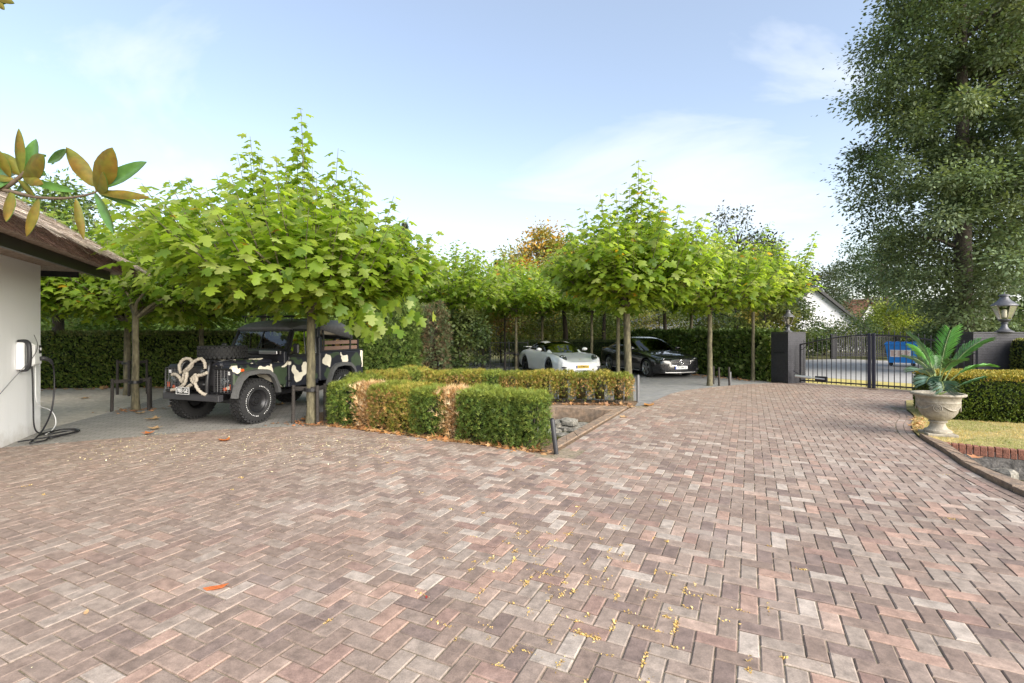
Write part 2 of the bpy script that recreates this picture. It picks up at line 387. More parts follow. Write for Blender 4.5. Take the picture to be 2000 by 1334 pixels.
m_rimlt = M('silver_rim', (.38, .38, .39), .28, metal=.9)
m_chrome = M('chrome', (.75, .75, .77), .12, metal=1.0)
m_carwhite = M('white_car_paint', (.84, .84, .85), .3, coat=1.0)
m_carblack = M('black_car_paint', (.008, .008, .010), .25, coat=1.0)
m_glass = glass_mat('car_glass', (.10, .115, .105))
m_clear = glass_mat('clear_glass', (.80, .85, .80))
m_lens = glass_mat('lamp_lens', (.75, .78, .8), rough=.05)
m_lampin = M('headlamp_reflector', (.42, .43, .45), .2, metal=.9)
m_orange = M('orange_lens', (.55, .09, .02), .25)
m_seat = M('seat_cloth', (.02, .02, .02), .8)
m_rope = M('sisal_rope', (.46, .41, .34), .9, var=.3, vs=60, bump=.9, bs=110)
m_plank = M('brown_plank', (.19, .115, .085), .7, var=.15, vs=10, bump=.25, bs=60, stretch=(1, 1, 6))
m_tarp = M('grey_tarp', (.13, .13, .14), .7, var=.15, vs=6)
m_flare = M('grey_wheel_arch', (.085, .085, .085), .6, var=.12, vs=12)
m_plate_y = M('yellow_number_plate', (.62, .40, .02), .4)
m_plate_w = M('white_number_plate', (.75, .75, .76), .4)
m_plate_b = M('plate_blue_band', (.02, .06, .35), .4)
m_orangetile = M('orange_roof_tile', (.36, .185, .115), .85, var=.2, vs=1.0, bump=.4, bs=8)
m_darktile = M('dark_roof_tile', (.04, .036, .036), .7, var=.2, vs=2)
m_browntile = M('brown_roof_tile', (.16, .095, .05), .85, var=.25, vs=2)
m_magtop = M('magnolia_leaf_top', (.09, .19, .045), .22, var=.15, vs=14, spec=.6, transl=.2)
m_magbot = M('magnolia_leaf_underside', (.20, .115, .012), .6, var=.25, vs=12, transl=.35, col2=(.14, .15, .015))
m_branch = M('magnolia_twig', (.10, .07, .045), .8, var=.3, vs=30)
m_palm = M('palm_leaf', attr=True, rough=.35, transl=.2, spec=.5)
m_palmstem = M('palm_stem', (.20, .26, .09), .5, var=.2, vs=20)

# pond water
m_water, N_ = newmat('pond_water')
_p = N_('ShaderNodeNewGeometry').outputs['Position']
_b = N_('ShaderNodeBump', {'Height': N_('ShaderNodeTexNoise', {'Vector': _p, 'Scale': 6.0, 'Detail': 2}).outputs['Fac'], 'Strength': .08, 'Distance': .02})
_w = N_('ShaderNodeBsdfPrincipled', {'Base Color': (.055, .055, .018, 1), 'Roughness': .06, 'Normal': _b.outputs[0]})
N_('ShaderNodeOutputMaterial', {'Surface': _w.outputs[0]})
# ------------------------------------------------------------------ layout of the ground
OC = [(8.35, 10.3), (7.77, 9.39), (7.04, 8.57), (6.40, 7.66), (5.87, 6.59), (5.60, 6.10), (5.40, 5.65), (5.25, 5.26), (5.11, 4.85), (4.85, 4.0), (4.6, 3.0), (4.4, 1.2)]
OC = [(p.x, p.y) for p in spline([(x, y, 0) for x, y in OC], 4)]
CP1 = [(2.62, 10.70), (0.654, 6.76)]
P1 = [(0.70, 7.42), (2.11, 10.18), (0.9, 10.62), (-1.5, 10.75), (-1.7, 8.75)]
P2 = [(6.24, 6.97), (5.85, 6.28), (5.59, 5.76), (5.50, 5.48), (5.44, 5.17), (5.2, 4.2), (8.5, 3.6), (9.0, 5.0)]
GL, GC_, GR = Vector((9.12, 15.42, 0)), Vector((10.35, 14.0, 0)), Vector((11.8, 12.32, 0))
DRV = [(-5.2, 1.2)] + OC[::-1] + [(9.6, 11.4), (11.9, 12.0), (12.2, 12.7), (10.7, 14.3), (9.4, 15.9), (8.42, 15.72), (7.3, 15.3), (6.17, 14.65), (4.92, 13.75), (4.25, 13.0), (3.71, 12.15), (3.05, 11.05)] + CP1 + \
      [(0.557, 6.53), (-3.23, 8.52), (-4.0, 8.45), (-4.86, 8.25), (-5.72, 7.76), (-6.81, 7.19), (-7.30, 6.93), (-5.2, 2.7)]

BIG = [(-260, -60), (260, -60), (260, 400), (-260, 400)]
sheet('ground', [BIG, P1, P2], -.05, m_turf)
sheet('gravel_yard', [[(-18, 5.5), (-7.2, 6.8), (-7.9, 8.2), (-8.34, 10.1), (-8.9, 12.5), (-9.3, 15.4), (-18, 15.2)]], -.03, m_pale)
sheet('paved_court', [[(-7.35, 6.9), (-6.81, 7.1), (-5.72, 7.68), (-4.86, 8.15), (-4.0, 8.35), (-3.2, 8.42), (-3.5, 9.6), (-2.9, 12.9), (-3.4, 16.5), (-9.3, 15.6), (-8.9, 12.5), (-8.34, 10.1), (-7.95, 8.2)]], -.018, m_grey)
sheet('parking_court', [[(-3.6, 12.2), (-3.0, 11.9), (2.9, 10.95), (3.71, 12.05), (4.92, 13.65), (6.17, 14.55), (8.5, 15.6), (8.6, 17), (7.4, 26), (-4, 26)]], -.024, m_asphalt)
sheet('driveway_sand', [DRV], -.0075, m_sand)
sheet('planting_bed', [[(-3.6, 8.5), (-3.23, 8.45), (.557, 6.46), (.66, 6.7), (2.72, 10.8), (3.05, 11.7), (-3.0, 12.7), (-4.1, 9.6)], P1], -.010, m_soil)
sheet('lawn', [OC[:13] + [(6.24, 6.99), (9.0, 5.02), (15, 4.6), (15, 12), (9.4, 11.6)]], .02, m_dry)
sheet('verge', [[(9.3, 15.95), (10.8, 14.3), (12.4, 13.3), (15.5, 14.0), (11.2, 18.6), (9.6, 18.4)]], -.030, m_verge)
sheet('road', [[(9.0, 18.2), (11.2, 18.0), (13.2, 15.4), (18, 12.5), (60, 10), (60, 28), (24, 25), (20.5, 30), (15.5, 28.6), (8.8, 23.4)]], -.026, m_road)
def pond(name, poly, mat, depth=.6):
    mb = MB(); k = len(poly)
    mb.add([(x, y, -.002) for x, y in poly] + [(x, y, -depth) for x, y in poly], [(i, (i + 1) % k, k + (i + 1) % k, k + i) for i in range(k)] + [tuple(range(k, 2 * k))])
    o = mb.build(name, mat); o['kind'] = 'structure'
pond('pond_wall', P1, m_coping); pond('pond_wall', P2, m_render)
sheet('pond_water', [P1], -.27, m_water); sheet('pond_water', [P2], -.34, m_water)

# ------------------------------------------------------------------ brick paving, herringbone
BL_, BW_ = .2105, .10525
e1 = Vector((math.cos(R(-26)), math.sin(R(-26)))); e2 = Vector((-e1.y, e1.x))
ORG = Vector((1.634, 2.396)) - (e1 * 2.5 + e2) * BW_
def inside(p, poly):
    c = False; j = len(poly) - 1
    for i in range(len(poly)):
        a, b = poly[i], poly[j]
        if (a[1] > p[1]) != (b[1] > p[1]) and p[0] < (b[0] - a[0]) * (p[1] - a[1]) / (b[1] - a[1]) + a[0]: c = not c
        j = i
    return c
def seg_dist(p, a, b):
    a = Vector(a); b = Vector(b); d = b - a; t = max(0, min(1, (p - a).dot(d) / d.length_squared)); return (p - a - d * t).length
def clip(poly, a, b, off):
    """keep the part left of the line a-b, off metres in"""
    a = Vector(a); d = (Vector(b) - a).normalized(); n = Vector((-d.y, d.x)); out = []
    dist = [(q - a).dot(n) - off for q in poly]
    for i in range(len(poly)):
        j = (i + 1) % len(poly)
        if dist[i] >= 0: out.append(poly[i])
        if (dist[i] >= 0) != (dist[j] >= 0): out.append(poly[i].lerp(poly[j], dist[i] / (dist[i] - dist[j])))
    return out
segs = []
occ = set(OC)
for i in range(len(DRV)):
    a, b = DRV[i], DRV[(i + 1) % len(DRV)]
    off = .004
    if a in occ and b in occ: off = .225
    if a == CP1[0] and b == CP1[1]: off = .33
    segs.append((Vector(a), Vector(b), off))
PAL = [((.25, .19, .16), 26), ((.305, .245, .21), 26), ((.36, .31, .27), 20), ((.47, .425, .38), 7), ((.42, .285, .23), 8), ((.205, .155, .14), 10), ((.44, .335, .28), 5), ((.30, .20, .17), 8)]
pc = np.array([c for c, _ in PAL]); pw = np.array([w_ for _, w_ in PAL], float); pw /= pw.sum()
def brick_color(x, y):
    c = (pc[rng.choice(len(pc), p=pw)] * .84 + np.array((.30, .24, .205)) * .16) * rng.uniform(.74, .92) * np.array((1.04, .985, .94))
    t = min(1, max(0, (-x - .5 + y * .12) / 4.0)) * .7          # weathered, more even towards the garage
    c = c * (1 - t) + np.array((.235, .178, .148)) * t
    t2 = min(1, max(0, (x - 1) / 4)) * min(1, max(0, (y - 4) / 4)) * .5
    return c * (1 - t2) + np.array((.30, .222, .182)) * t2
full, cut = [], []
def visible(x, y): return y > 1.3 and abs(x) < 1.12 * y + 1.6
W = BW_; gap = .0032
lim = 190
for i in range(-lim, lim):
    for j in range(-lim, lim):
        k = (i + j) % 4
        if k not in (0, 2): continue
        sx, sy = (2, 1) if k == 0 else (1, 2)
        ctr = ORG + e1 * ((i + sx / 2) * W) + e2 * ((j + sy / 2) * W)
        if not (1.2 < ctr.y < 16.5 and visible(ctr.x, ctr.y)) or not inside(ctr, DRV): 
            if not (1.2 < ctr.y < 16.5) or not visible(ctr.x, ctr.y): continue
            if min(seg_dist(ctr, a, b) for a, b, o in segs) > .12: continue
        hx, hy = sx * W / 2 - gap, sy * W / 2 - gap
        near = [(a, b, o) for a, b, o in segs if seg_dist(ctr, a, b) < o + .13]
        if not near:
            full.append((ctr, k)); continue
        poly = [ctr + e1 * (u * hx) + e2 * (v * hy) for u, v in ((-1, -1), (1, -1), (1, 1), (-1, 1))]
        for a, b, o in near:
            poly = clip(poly, a, b, o)
            if len(poly) < 3: break
        if len(poly) >= 3 and inside(sum(poly, Vector((0, 0))) / len(poly), DRV): cut.append(poly)
# border courses that follow the edges
def courses(line, offs, wd=.098):
    P = [Vector(p) for p in line]
    s = [0]
    for i in range(len(P) - 1): s.append(s[-1] + (P[i + 1] - P[i]).length)
    def at(t):
        for i in range(len(P) - 1):
            if t <= s[i + 1] or i == len(P) - 2:
                d = (P[i + 1] - P[i]); L = d.length; d = d / L; return P[i] + d * (t - s[i]), d
    for ci, o in enumerate(offs):
        t = .1 * (ci % 2)
        while t + .2 < s[-1]:
            p0, d0 = at(t); p1, d1 = at(t + .2045); n0 = Vector((-d0.y, d0.x)); n1_ = Vector((-d1.y, d1.x))
            q = [p0 + n0 * o, p1 + n1_ * o, p1 + n1_ * (o + wd), p0 + n0 * (o + wd)]
            if visible(q[0].x, q[0].y): cut.append(q)
            t += .2105
DOC = [p for p in DRV if p in occ]
courses(DOC, [.012, .118]); courses(CP1, [.012, .118, .224])

drive = empty('driveway'); drive['kind'] = 'structure'
brick_meshes = []
for v in range(6):
    hx, hy, b = BL_ / 2 - gap, BW_ / 2 - gap, .0065
    jit = lambda: random.uniform(-.0014, .0014)
    top = [((hx - b) * u + jit(), (hy - b) * w_ + jit(), random.uniform(-.0008, .0008)) for u, w_ in ((-1, -1), (1, -1), (1, 1), (-1, 1))]
    mid = [(hx * u + jit(), hy * w_ + jit(), -.005) for u, w_ in ((-1, -1), (1, -1), (1, 1), (-1, 1))]
    low = [(hx * u, hy * w_, -.03) for u, w_ in ((-1, -1), (1, -1), (1, 1), (-1, 1))]
    mb = MB(); mb.add(top + mid + low, [(0, 1, 2, 3)] + [(4 + a, 4 + (a + 1) % 4, (a + 1) % 4, a) for a in range(4)] + [(8 + a, 8 + (a + 1) % 4, 4 + (a + 1) % 4, 4 + a) for a in range(4)])
    brick_meshes.append(mb.mesh('brick', m_brick_o))
def in_frame(c): return c.y > 2.2 and abs(c.x) < 1.06 * c.y
full.sort(key=lambda q: (not in_frame(q[0]), q[0].length))
ang1 = math.atan2(e1.y, e1.x)
for n, (c, k) in enumerate(full[:300]):
    o = link('brick', brick_meshes[n % 6], drive, (c.x, c.y, random.uniform(-.0025, .0025)), ang1 + (0 if k == 0 else math.pi / 2) + random.choice((0, math.pi)) + random.uniform(-.006, .006))
    o.rotation_euler[0] = random.uniform(-.008, .008); o.rotation_euler[1] = random.uniform(-.005, .005)
    o.color = c4(brick_color(c.x, c.y))
rest = []
for c, k in full[300:]:
    sx, sy = (BL_ / 2 - gap, BW_ / 2 - gap) if k == 0 else (BW_ / 2 - gap, BL_ / 2 - gap)
    a = random.uniform(-.006, .006); u1 = e1 * math.cos(a) + e2 * math.sin(a); u2 = e2 * math.cos(a) - e1 * math.sin(a)
    rest.append([c + u1 * (u * sx) + u2 * (v * sy) for u, v in ((-1, -1), (1, -1), (1, 1), (-1, 1))])
def paving_mesh(name, polys, mat, b=.0065):
    V, F4, CO, NG = [], [], [], []
    faces = []
    for poly in polys:
        k = len(poly); c = sum(poly, Vector((0, 0))) / k; base = len(V)
        z = random.uniform(-.0025, .0025); tx, ty = random.uniform(-.008, .008), random.uniform(-.008, .008)
        col = brick_color(c.x, c.y)
        for ring in range(3):
            for p in poly:
                d = p - c; q = c + d * (1 - b / max(d.length, .02)) if ring == 0 else p
                zz_ = (z + tx * d.x + ty * d.y + (0 if ring == 0 else -.005)) if ring < 2 else -.03
                V.append((q.x, q.y, zz_)); CO.append(col)
        faces.append(tuple(range(base, base + k)))
        for r_ in range(2):
            for a in range(k): faces.append((base + (r_ + 1) * k + a, base + (r_ + 1) * k + (a + 1) % k, base + r_ * k + (a + 1) % k, base + r_ * k + a))
    me = bpy.data.meshes.new(name); me.from_pydata(V, [], faces); me.materials.append(mat)
    at = me.attributes.new('col', 'FLOAT_COLOR', 'POINT'); arr = np.ones((len(V), 4), np.float32); arr[:, :3] = np.array(CO); at.data.foreach_set('color', arr.ravel())
    me.update(); return me
def ccw(p):
    s = sum(p[i].x * p[(i + 1) % len(p)].y - p[(i + 1) % len(p)].x * p[i].y for i in range(len(p))); return p if s > 0 else p[::-1]
far = link('brick_paving', paving_mesh('brick_paving', [ccw(p) for p in rest + cut], m_brick), drive); far['kind'] = 'stuff'

# ------------------------------------------------------------------ coping stones round the ponds
def strip_stones(name, label, A, B, z0, z1, mat, n):
    """slabs between two polylines, each its own piece"""
    root = empty(name, label=label, cat='coping')
    def res(P, n):
        P = [Vector((x, y, 0)) for x, y in P]; s = [0]
        for i in range(len(P) - 1): s.append(s[-1] + (P[i + 1] - P[i]).length)
        out = []
        for k in range(n + 1):
            t = s[-1] * k / n
            for i in range(len(P) - 1):
                if t <= s[i + 1] + 1e-9: out.append(P[i].lerp(P[i + 1], (t - s[i]) / max(1e-9, s[i + 1] - s[i]))); break
        return out
    a, b = res(A, n), res(B, n)
    for k in range(n):
        q = [a[k], a[k + 1], b[k + 1], b[k]]; c = sum(q, Vector()) / 4
        q = [c + (p - c) * .985 for p in q]; dz = random.uniform(-.006, .006)
        mb = MB(); t = [c + (p - c) * .96 for p in q]
        mb.add([(p.x, p.y, z0) for p in q] + [(p.x, p.y, z1 - .012 + dz) for p in q] + [(p.x, p.y, z1 + dz) for p in t],
               [(0, 1, 2, 3)] + [(r_ * 4 + i, r_ * 4 + (i + 1) % 4, r_ * 4 + 4 + (i + 1) % 4, r_ * 4 + 4 + i) for r_ in range(2) for i in range(4)] + [(8, 9, 10, 11)])
        mb.build('stone', mat, root)
    return root
strip_stones('pond_coping', 'brown stone coping on the slanted edge of the pond beside the bushes', [(.60, 6.82), (2.56, 10.68)], [(.70, 7.42), (2.12, 10.19)], -.3, .014, m_coping, 9)
strip_stones('pond_coping', 'straight brown coping under the far row of bushes behind the pond', [(2.56, 10.70), (.95, 10.82), (-1.5, 10.95)], [(2.11, 10.19), (.9, 10.62), (-1.5, 10.75)], -.3, .02, m_coping, 9)
oc2 = [p for p in OC if p[1] <= 7.67 and p[1] > 3.9]
strip_stones('pond_coping', 'weathered brown kerb stones curving along the paving below the urn', [(x + .012, y) for x, y in oc2], P2[:6], -.35, .055, m_coping, 11)
# brick course above the water on the lawn side
pw_ = empty('pond_edge_course', label='row of upright red bricks edging the dry lawn above water', cat='brick edging')
a, b = Vector((6.24, 6.99)), Vector((9.0, 5.02)); d = (b - a).normalized(); nrm = Vector((-d.y, d.x)); t = 0.02
ub = [MB().box((0, 0, 0), (.062 + .004 * i, .11, .13), bev=.006).mesh('brick', m_redbrick) for i in range(3)]
kk = 0
while t < 2.4:
    p = a + d * t + nrm * .03
    o = link('brick', ub[kk % 3], pw_, (p.x, p.y, -.012 + random.uniform(-.006, .006)), math.atan2(d.y, d.x) + random.uniform(-.04, .04)); t += .074; kk += 1
# flat rocks
def rock_mesh(seed, sx, sy, sz):
    r_ = random.Random(seed); k = 9; mb = MB(); q = []
    for i in range(k):
        a_ = 2 * math.pi * i / k; rr = r_.uniform(.75, 1.1); q.append((sx * rr * math.cos(a_), sy * rr * math.sin(a_)))
    vs = [(x, y, 0) for x, y in q] + [(x * r_.uniform(.93, 1), y * r_.uniform(.93, 1), sz * r_.uniform(.6, 1)) for x, y in q] + [(x * .6, y * .6, sz * r_.uniform(.95, 1.15)) for x, y in q]
    mb.add(vs, [tuple(range(k))[::-1]] + [(r2 * k + i, r2 * k + (i + 1) % k, r2 * k + k + (i + 1) % k, r2 * k + k + i) for r2 in range(2) for i in range(k)] + [tuple(range(2 * k, 3 * k))])
    return mb.mesh('flat_rock', m_rock, smooth=35)
for i, (x, y, s, z) in enumerate([(1.15, 9.55, .30, -.29), (.75, 9.35, .28, -.30), (1.45, 9.75, .24, -.28), (.95, 9.75, .32, -.22), (1.25, 9.30, .22, -.31), (.35, 9.5, .3, -.3), (1.12, 9.62, .26, -.17), (.65, 9.72, .25, -.23), (1.55, 9.45, .2, -.3), (.98, 9.05, .2, -.33)]):
    o = link('flat_rock', rock_mesh(i, s, s * .75, .09), None, (x, y, z), i * 1.3)
    tag(o, 'flat grey slate rock in the heap standing in the pond', 'rock', 'slate rocks heaped in the pond')
for i, (x, y, s, z) in enumerate([(6.15, 6.55, .2, -.36), (6.3, 6.25, .26, -.36), (6.55, 6.45, .18, -.3), (6.0, 6.05, .2, -.37)]):
    o = link('flat_rock', rock_mesh(40 + i, s, s * .8, .12), None, (x, y, z), i * 2.1)
    tag(o, 'rough grey rock at the water below the red brick edging', 'rock', 'rocks in the pond beside the lawn')

# ------------------------------------------------------------------ foliage tools
def unit(a): return a / np.maximum(np.linalg.norm(a, axis=-1, keepdims=True), 1e-9)
def scatter(pos, axis, nrm, size, T, col):
    """copies of a leaf template (V,F) at pos: y along axis, z along nrm"""
    TV, TF = T; n = len(pos); k = len(TV)
    a = unit(axis); nn = unit(nrm - a * np.sum(nrm * a, 1, keepdims=True)); s = np.cross(a, nn)
    V = pos[:, None, :] + size[:, None, None] * (TV[None, :, 0:1] * s[:, None, :] + TV[None, :, 1:2] * a[:, None, :] + TV[None, :, 2:3] * nn[:, None, :])
    F = (TF[None] + (np.arange(n) * k)[:, None, None]).reshape(-1, TF.shape[1])
    return V.reshape(-1, 3), F, np.repeat(col, k, axis=0)
def tmpl(half, center, zf):
    """mirrored leaf outline from base to tip as a fan"""
    pts = [half[0]] + half[1:-1] + [half[-1]] + [(-x, y) for x, y in half[1:-1][::-1]]
    V = np.array([(x, y, zf(x, y)) for x, y in pts] + [(center[0], center[1], zf(*center))]); k = len(pts)
    return V, np.array([(i, (i + 1) % k, k) for i in range(k)])
zl = lambda x, y: -.30 * abs(x) - .22 * max(0, y - .2) ** 2 + .05
LEAF_HI = tmpl([(0, 0), (.17, -.10), (.44, -.06), (.31, .15), (.60, .36), (.50, .44), (.22, .50), (.27, .72), (0, 1.0)], (0, .26), zl)
LEAF_LO = tmpl([(0, 0), (.38, -.06), (.28, .16), (.56, .42), (.22, .50), (0, 1.0)], (0, .28), zl)
QUAD = (np.array([(0, 0, 0), (.30, .42, -.10), (0, 1, -.05), (-.30, .42, -.10)]), np.array([(0, 1, 2), (0, 2, 3)]))
OVAL = (np.array([(0, 0, 0), (.24, .25, -.06), (.26, .6, -.08), (0, 1, -.1), (-.26, .6, -.08), (-.24, .25, -.06)]), np.array([(0, 1, 2), (0, 2, 3), (0, 3, 4), (0, 4, 5)]))
SPRAY = (np.array([(-.05, 0, 0), (.05, 0, 0), (0, 1, -.08), (.04, .12, 0), (.03, .32, 0), (.42, .78, -.05), (-.04, .12, 0), (-.03, .32, 0), (-.42, .78, .05)]), np.array([(0, 1, 2), (3, 4, 5), (6, 8, 7)]))
def rcol(n, pal, jit=.18, wts=None):
    pal = np.array(pal, float); i = rng.choice(len(pal), n, p=None if wts is None else np.array(wts) / sum(wts))
    return pal[i] * rng.uniform(1 - jit, 1 + jit, (n, 1)) * rng.uniform(.94, 1.06, (n, 3))
def rdir(n):
    v = rng.normal(size=(n, 3)); return unit(v)
def lump(p, s=1.0, ph=0.0):
    return (np.sin(p[:, 0] * 3.1 * s + 1.3 + ph) * np.sin(p[:, 1] * 2.7 * s + .7 - ph) + np.sin(p[:, 2] * 3.7 * s + 2.1 + ph * 2) * np.sin(p[:, 0] * 1.9 * s - p[:, 1] * 2.3 * s)) * .5

# ------------------------------------------------------------------ clipped hedges
def hedge_mesh(name, L, D, H, n, pal, leaf=.06, top_pal=None, rough=.035, T=SPRAY, core=(.010, .018, .006), mat=None, top_wts=None, bare=0.0, round_=0.0, wts=None):
    areas = np.array([L * H, L * H, D * H, D * H, L * D]); f = rng.choice(5, n, p=areas / areas.sum())
    u = rng.random(n); v = rng.random(n) ** (1 / (1 + bare)) if bare else rng.random(n)
    P = np.zeros((n, 3)); Nn = np.zeros((n, 3))
    for k in range(5):
        m_ = f == k
        if k == 0: P[m_] = np.c_[u[m_] * L, 0 * u[m_], v[m_] * H]; Nn[m_] = (0, -1, 0)
        if k == 1: P[m_] = np.c_[u[m_] * L, 0 * u[m_] + D, v[m_] * H]; Nn[m_] = (0, 1, 0)
        if k == 2: P[m_] = np.c_[0 * u[m_], u[m_] * D, v[m_] * H]; Nn[m_] = (-1, 0, 0)
        if k == 3: P[m_] = np.c_[0 * u[m_] + L, u[m_] * D, v[m_] * H]; Nn[m_] = (1, 0, 0)
        if k == 4: P[m_] = np.c_[u[m_] * L, rng.random(m_.sum()) * D, 0 * u[m_] + H]; Nn[m_] = (0, 0, 1)
    if round_:
        c = np.array((L / 2, D / 2, H / 2)); q = (P - c) / c; k = np.maximum(1, (np.abs(q[:, 0]) ** 6 + np.abs(q[:, 1]) ** 6 + (np.clip(q[:, 2], -.2, 1)) ** 6) ** (1 / 6))
        P = c + (P - c) / k[:, None] ** round_
    dep = rng.random(n) ** 2 * rough * 2.2 - rough * .3
    P = P - Nn * (dep + rough * lump(P, 1.6))[:, None]
    ax = unit(Nn * .75 + np.array((0, 0, .55)) + rng.normal(size=(n, 3)) * .55)
    col = rcol(n, pal, wts=wts)
    if top_pal is not None:
        m_ = (f == 4) | (P[:, 2] > H - .05 - .06 * rng.random(n)); col[m_] = rcol(int(m_.sum()), top_pal, wts=top_wts)
    col *= (1 + .22 * lump(P, 2.2, 1.0))[:, None]
    V, F, CO = scatter(P, ax, Nn + rng.normal(size=(n, 3)) * .5, leaf * rng.uniform(.7, 1.35, n), T, col)
    i = max(.03, rough * 1.9); zb = H * .14 if bare else .0
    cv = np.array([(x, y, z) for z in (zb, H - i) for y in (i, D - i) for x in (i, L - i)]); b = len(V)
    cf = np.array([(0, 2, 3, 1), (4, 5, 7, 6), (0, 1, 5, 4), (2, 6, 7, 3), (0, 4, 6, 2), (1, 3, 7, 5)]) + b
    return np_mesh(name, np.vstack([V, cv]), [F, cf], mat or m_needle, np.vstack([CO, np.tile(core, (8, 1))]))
G_YEW = [(.035, .075, .018), (.05, .10, .022), (.028, .055, .015), (.07, .12, .03)]
def hedge(name, p0, p1, D, H, n, label, **k):
    p0, p1 = Vector((p0[0], p0[1], 0)), Vector((p1[0], p1[1], 0)); d = p1 - p0
    o = link(name, hedge_mesh(name, d.length, D, H, n, **k), None, (p0.x, p0.y, -.03), math.atan2(d.y, d.x))
    return tag(o, label, 'hedge')
G_TALL = [(.085, .13, .022), (.11, .165, .03), (.06, .10, .018), (.17, .21, .045)]
hedge('clipped_hedge', (-16.5, 13.9), (-4.4, 15.7), .9, 1.63, 42000, 'long tall dark green clipped hedge behind the camouflaged vehicle', pal=G_TALL, leaf=.085, rough=.03, T=OVAL, top_pal=[(.12, .15, .04), (.09, .12, .03), (.16, .17, .06)])
hedge('clipped_hedge', (8.14, 9.02), (11.86, 7.58), 1.7, .86, 42000, 'low broad clipped hedge with yellowed top behind the stone urn', pal=[(.075, .115, .012), (.05, .085, .010), (.11, .15, .018), (.09, .12, .012)], leaf=.04, rough=.022, T=QUAD, top_pal=[(.34, .27, .04), (.28, .25, .035), (.40, .29, .05), (.20, .20, .03)])
hedge('clipped_hedge', (12.42, 11.45), (14.4, 11.1), .9, 1.52, 12000, 'tall clipped green hedge cut by the frame beside the lamp wall', pal=[(.12, .15, .03), (.08, .11, .02), (.16, .18, .04)], leaf=.045, rough=.03, T=QUAD, top_pal=[(.28, .27, .06), (.22, .24, .05)], round_=.6)
hedge('clipped_hedge', (.25, 22.9), (5.6, 24.4), .8, 1.22, 12000, 'low dark clipped hedge behind the white sports car', pal=[(.045, .075, .022), (.06, .095, .03), (.08, .115, .04)], leaf=.09, rough=.03, top_pal=[(.10, .13, .05), (.07, .10, .04)])
LAUREL = [(.10, .16, .03), (.145, .215, .045), (.065, .11, .022), (.23, .29, .09)]
hedge('laurel_hedge', (5.7, 23.6), (8.55, 16.6), .9, 1.62, 15000, 'loose broad-leaved laurel hedge running from the black car to the gate pillar', pal=LAUREL, leaf=.15, rough=.10, T=OVAL, mat=m_small, top_pal=[(.12, .18, .05), (.08, .13, .03)])

# ------------------------------------------------------------------ bushes of the little hedge round the pond
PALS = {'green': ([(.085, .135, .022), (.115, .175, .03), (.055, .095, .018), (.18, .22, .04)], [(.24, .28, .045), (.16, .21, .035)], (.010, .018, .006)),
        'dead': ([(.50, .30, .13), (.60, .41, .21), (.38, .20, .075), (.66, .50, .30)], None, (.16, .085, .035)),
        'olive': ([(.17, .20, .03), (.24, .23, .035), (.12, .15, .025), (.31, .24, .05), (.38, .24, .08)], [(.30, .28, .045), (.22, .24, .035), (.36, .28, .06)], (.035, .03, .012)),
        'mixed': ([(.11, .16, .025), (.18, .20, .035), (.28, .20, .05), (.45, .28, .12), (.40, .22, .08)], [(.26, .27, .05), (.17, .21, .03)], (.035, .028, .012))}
def bush(x, y, rz, L, D, H, kind, label, n=3600, bare=.35, group=None, z=-.01):
    pal, tp, core = PALS[kind]
    root = empty('hedge_bush', (x, y, z), rz, label, 'bush', group)
    if kind == 'dead':
        pos = np.c_[rng.normal(L / 2, L * .21, n), rng.normal(D / 2, D * .2, n), rng.random(n) ** .8 * H]
        pos[:, 0] = np.clip(pos[:, 0], -.03, L + .03); out = pos - np.array((L / 2, D / 2, H * .3))
        V, F, CO = scatter(pos, unit(out * np.array((1, 1, .8)) + np.array((0, 0, .25)) + rng.normal(size=(n, 3)) * .12), rdir(n), rng.uniform(.05, .13, n), SPRAY, rcol(n, pal))
        me = np_mesh('foliage', V, [F], m_needle, CO)
    else:
        me = hedge_mesh('foliage', L, D, H, n, pal, leaf=.07, rough=.075, top_pal=tp, core=core, bare=bare, round_=.55)
    link('foliage', me, root)
    for k in range(3):
        sx = L * (.25 + .25 * k) + random.uniform(-.04, .04); sy = D * random.uniform(.3, .6)
        MB().tube([(sx, sy, -.02), (sx + random.uniform(-.03, .03), sy, H * .35), (sx + random.uniform(-.08, .08), sy + .02, H * .85)], [.014, .011, .005], 6).build('stem', m_bark_dk, root)
    return root
F0, F1 = Vector((-3.33, 8.72)), Vector((.50, 6.66)); fd = (F1 - F0).normalized(); fa = math.atan2(fd.y, fd.x); FL = (F1 - F0).length
front = [(0, .56, 'green', 'leftmost dense green bush of the front row, beside the plane trunk'), (.46, .66, 'dead', 'bleached straw-coloured dead bush near the left end of the front row'), (.98, .52, 'mixed', 'half browned bush between the straw-coloured and green front bushes'),
         (1.42, .52, 'olive', 'yellowish green bush in the middle of the front row'), (1.88, .56, 'green', 'dark green bush just left of the rust-brown dead front bush'), (2.32, .60, 'dead', 'rust-brown dead bush in the middle of the front row'),
         (2.80, .52, 'green', 'full green bush just right of the rust-brown dead bush'), (3.28, .50, 'green', 'green bush second from the leaning bollard'), (3.72, .44, 'green', 'rightmost green front bush beside the leaning black bollard')]
for t, L, kd, lb in front:
    p = F0 + fd * t
    bush(p.x, p.y, fa + random.uniform(-.03, .03), L, (.62 if t < 3.0 else .48), .75 + random.uniform(-.025, .025), kd, lb, 4600 if kd != 'dead' else 3000, bare=.25)
ordn = ['first', 'second', 'third', 'fourth', 'fifth', 'sixth', 'seventh', 'eighth', 'ninth', 'tenth', 'eleventh', 'twelfth']
B0, B1 = Vector((-2.45, 11.62)), Vector((2.63, 11.05)); bd = (B1 - B0).normalized(); ba = math.atan2(bd.y, bd.x); BLn = (B1 - B0).length
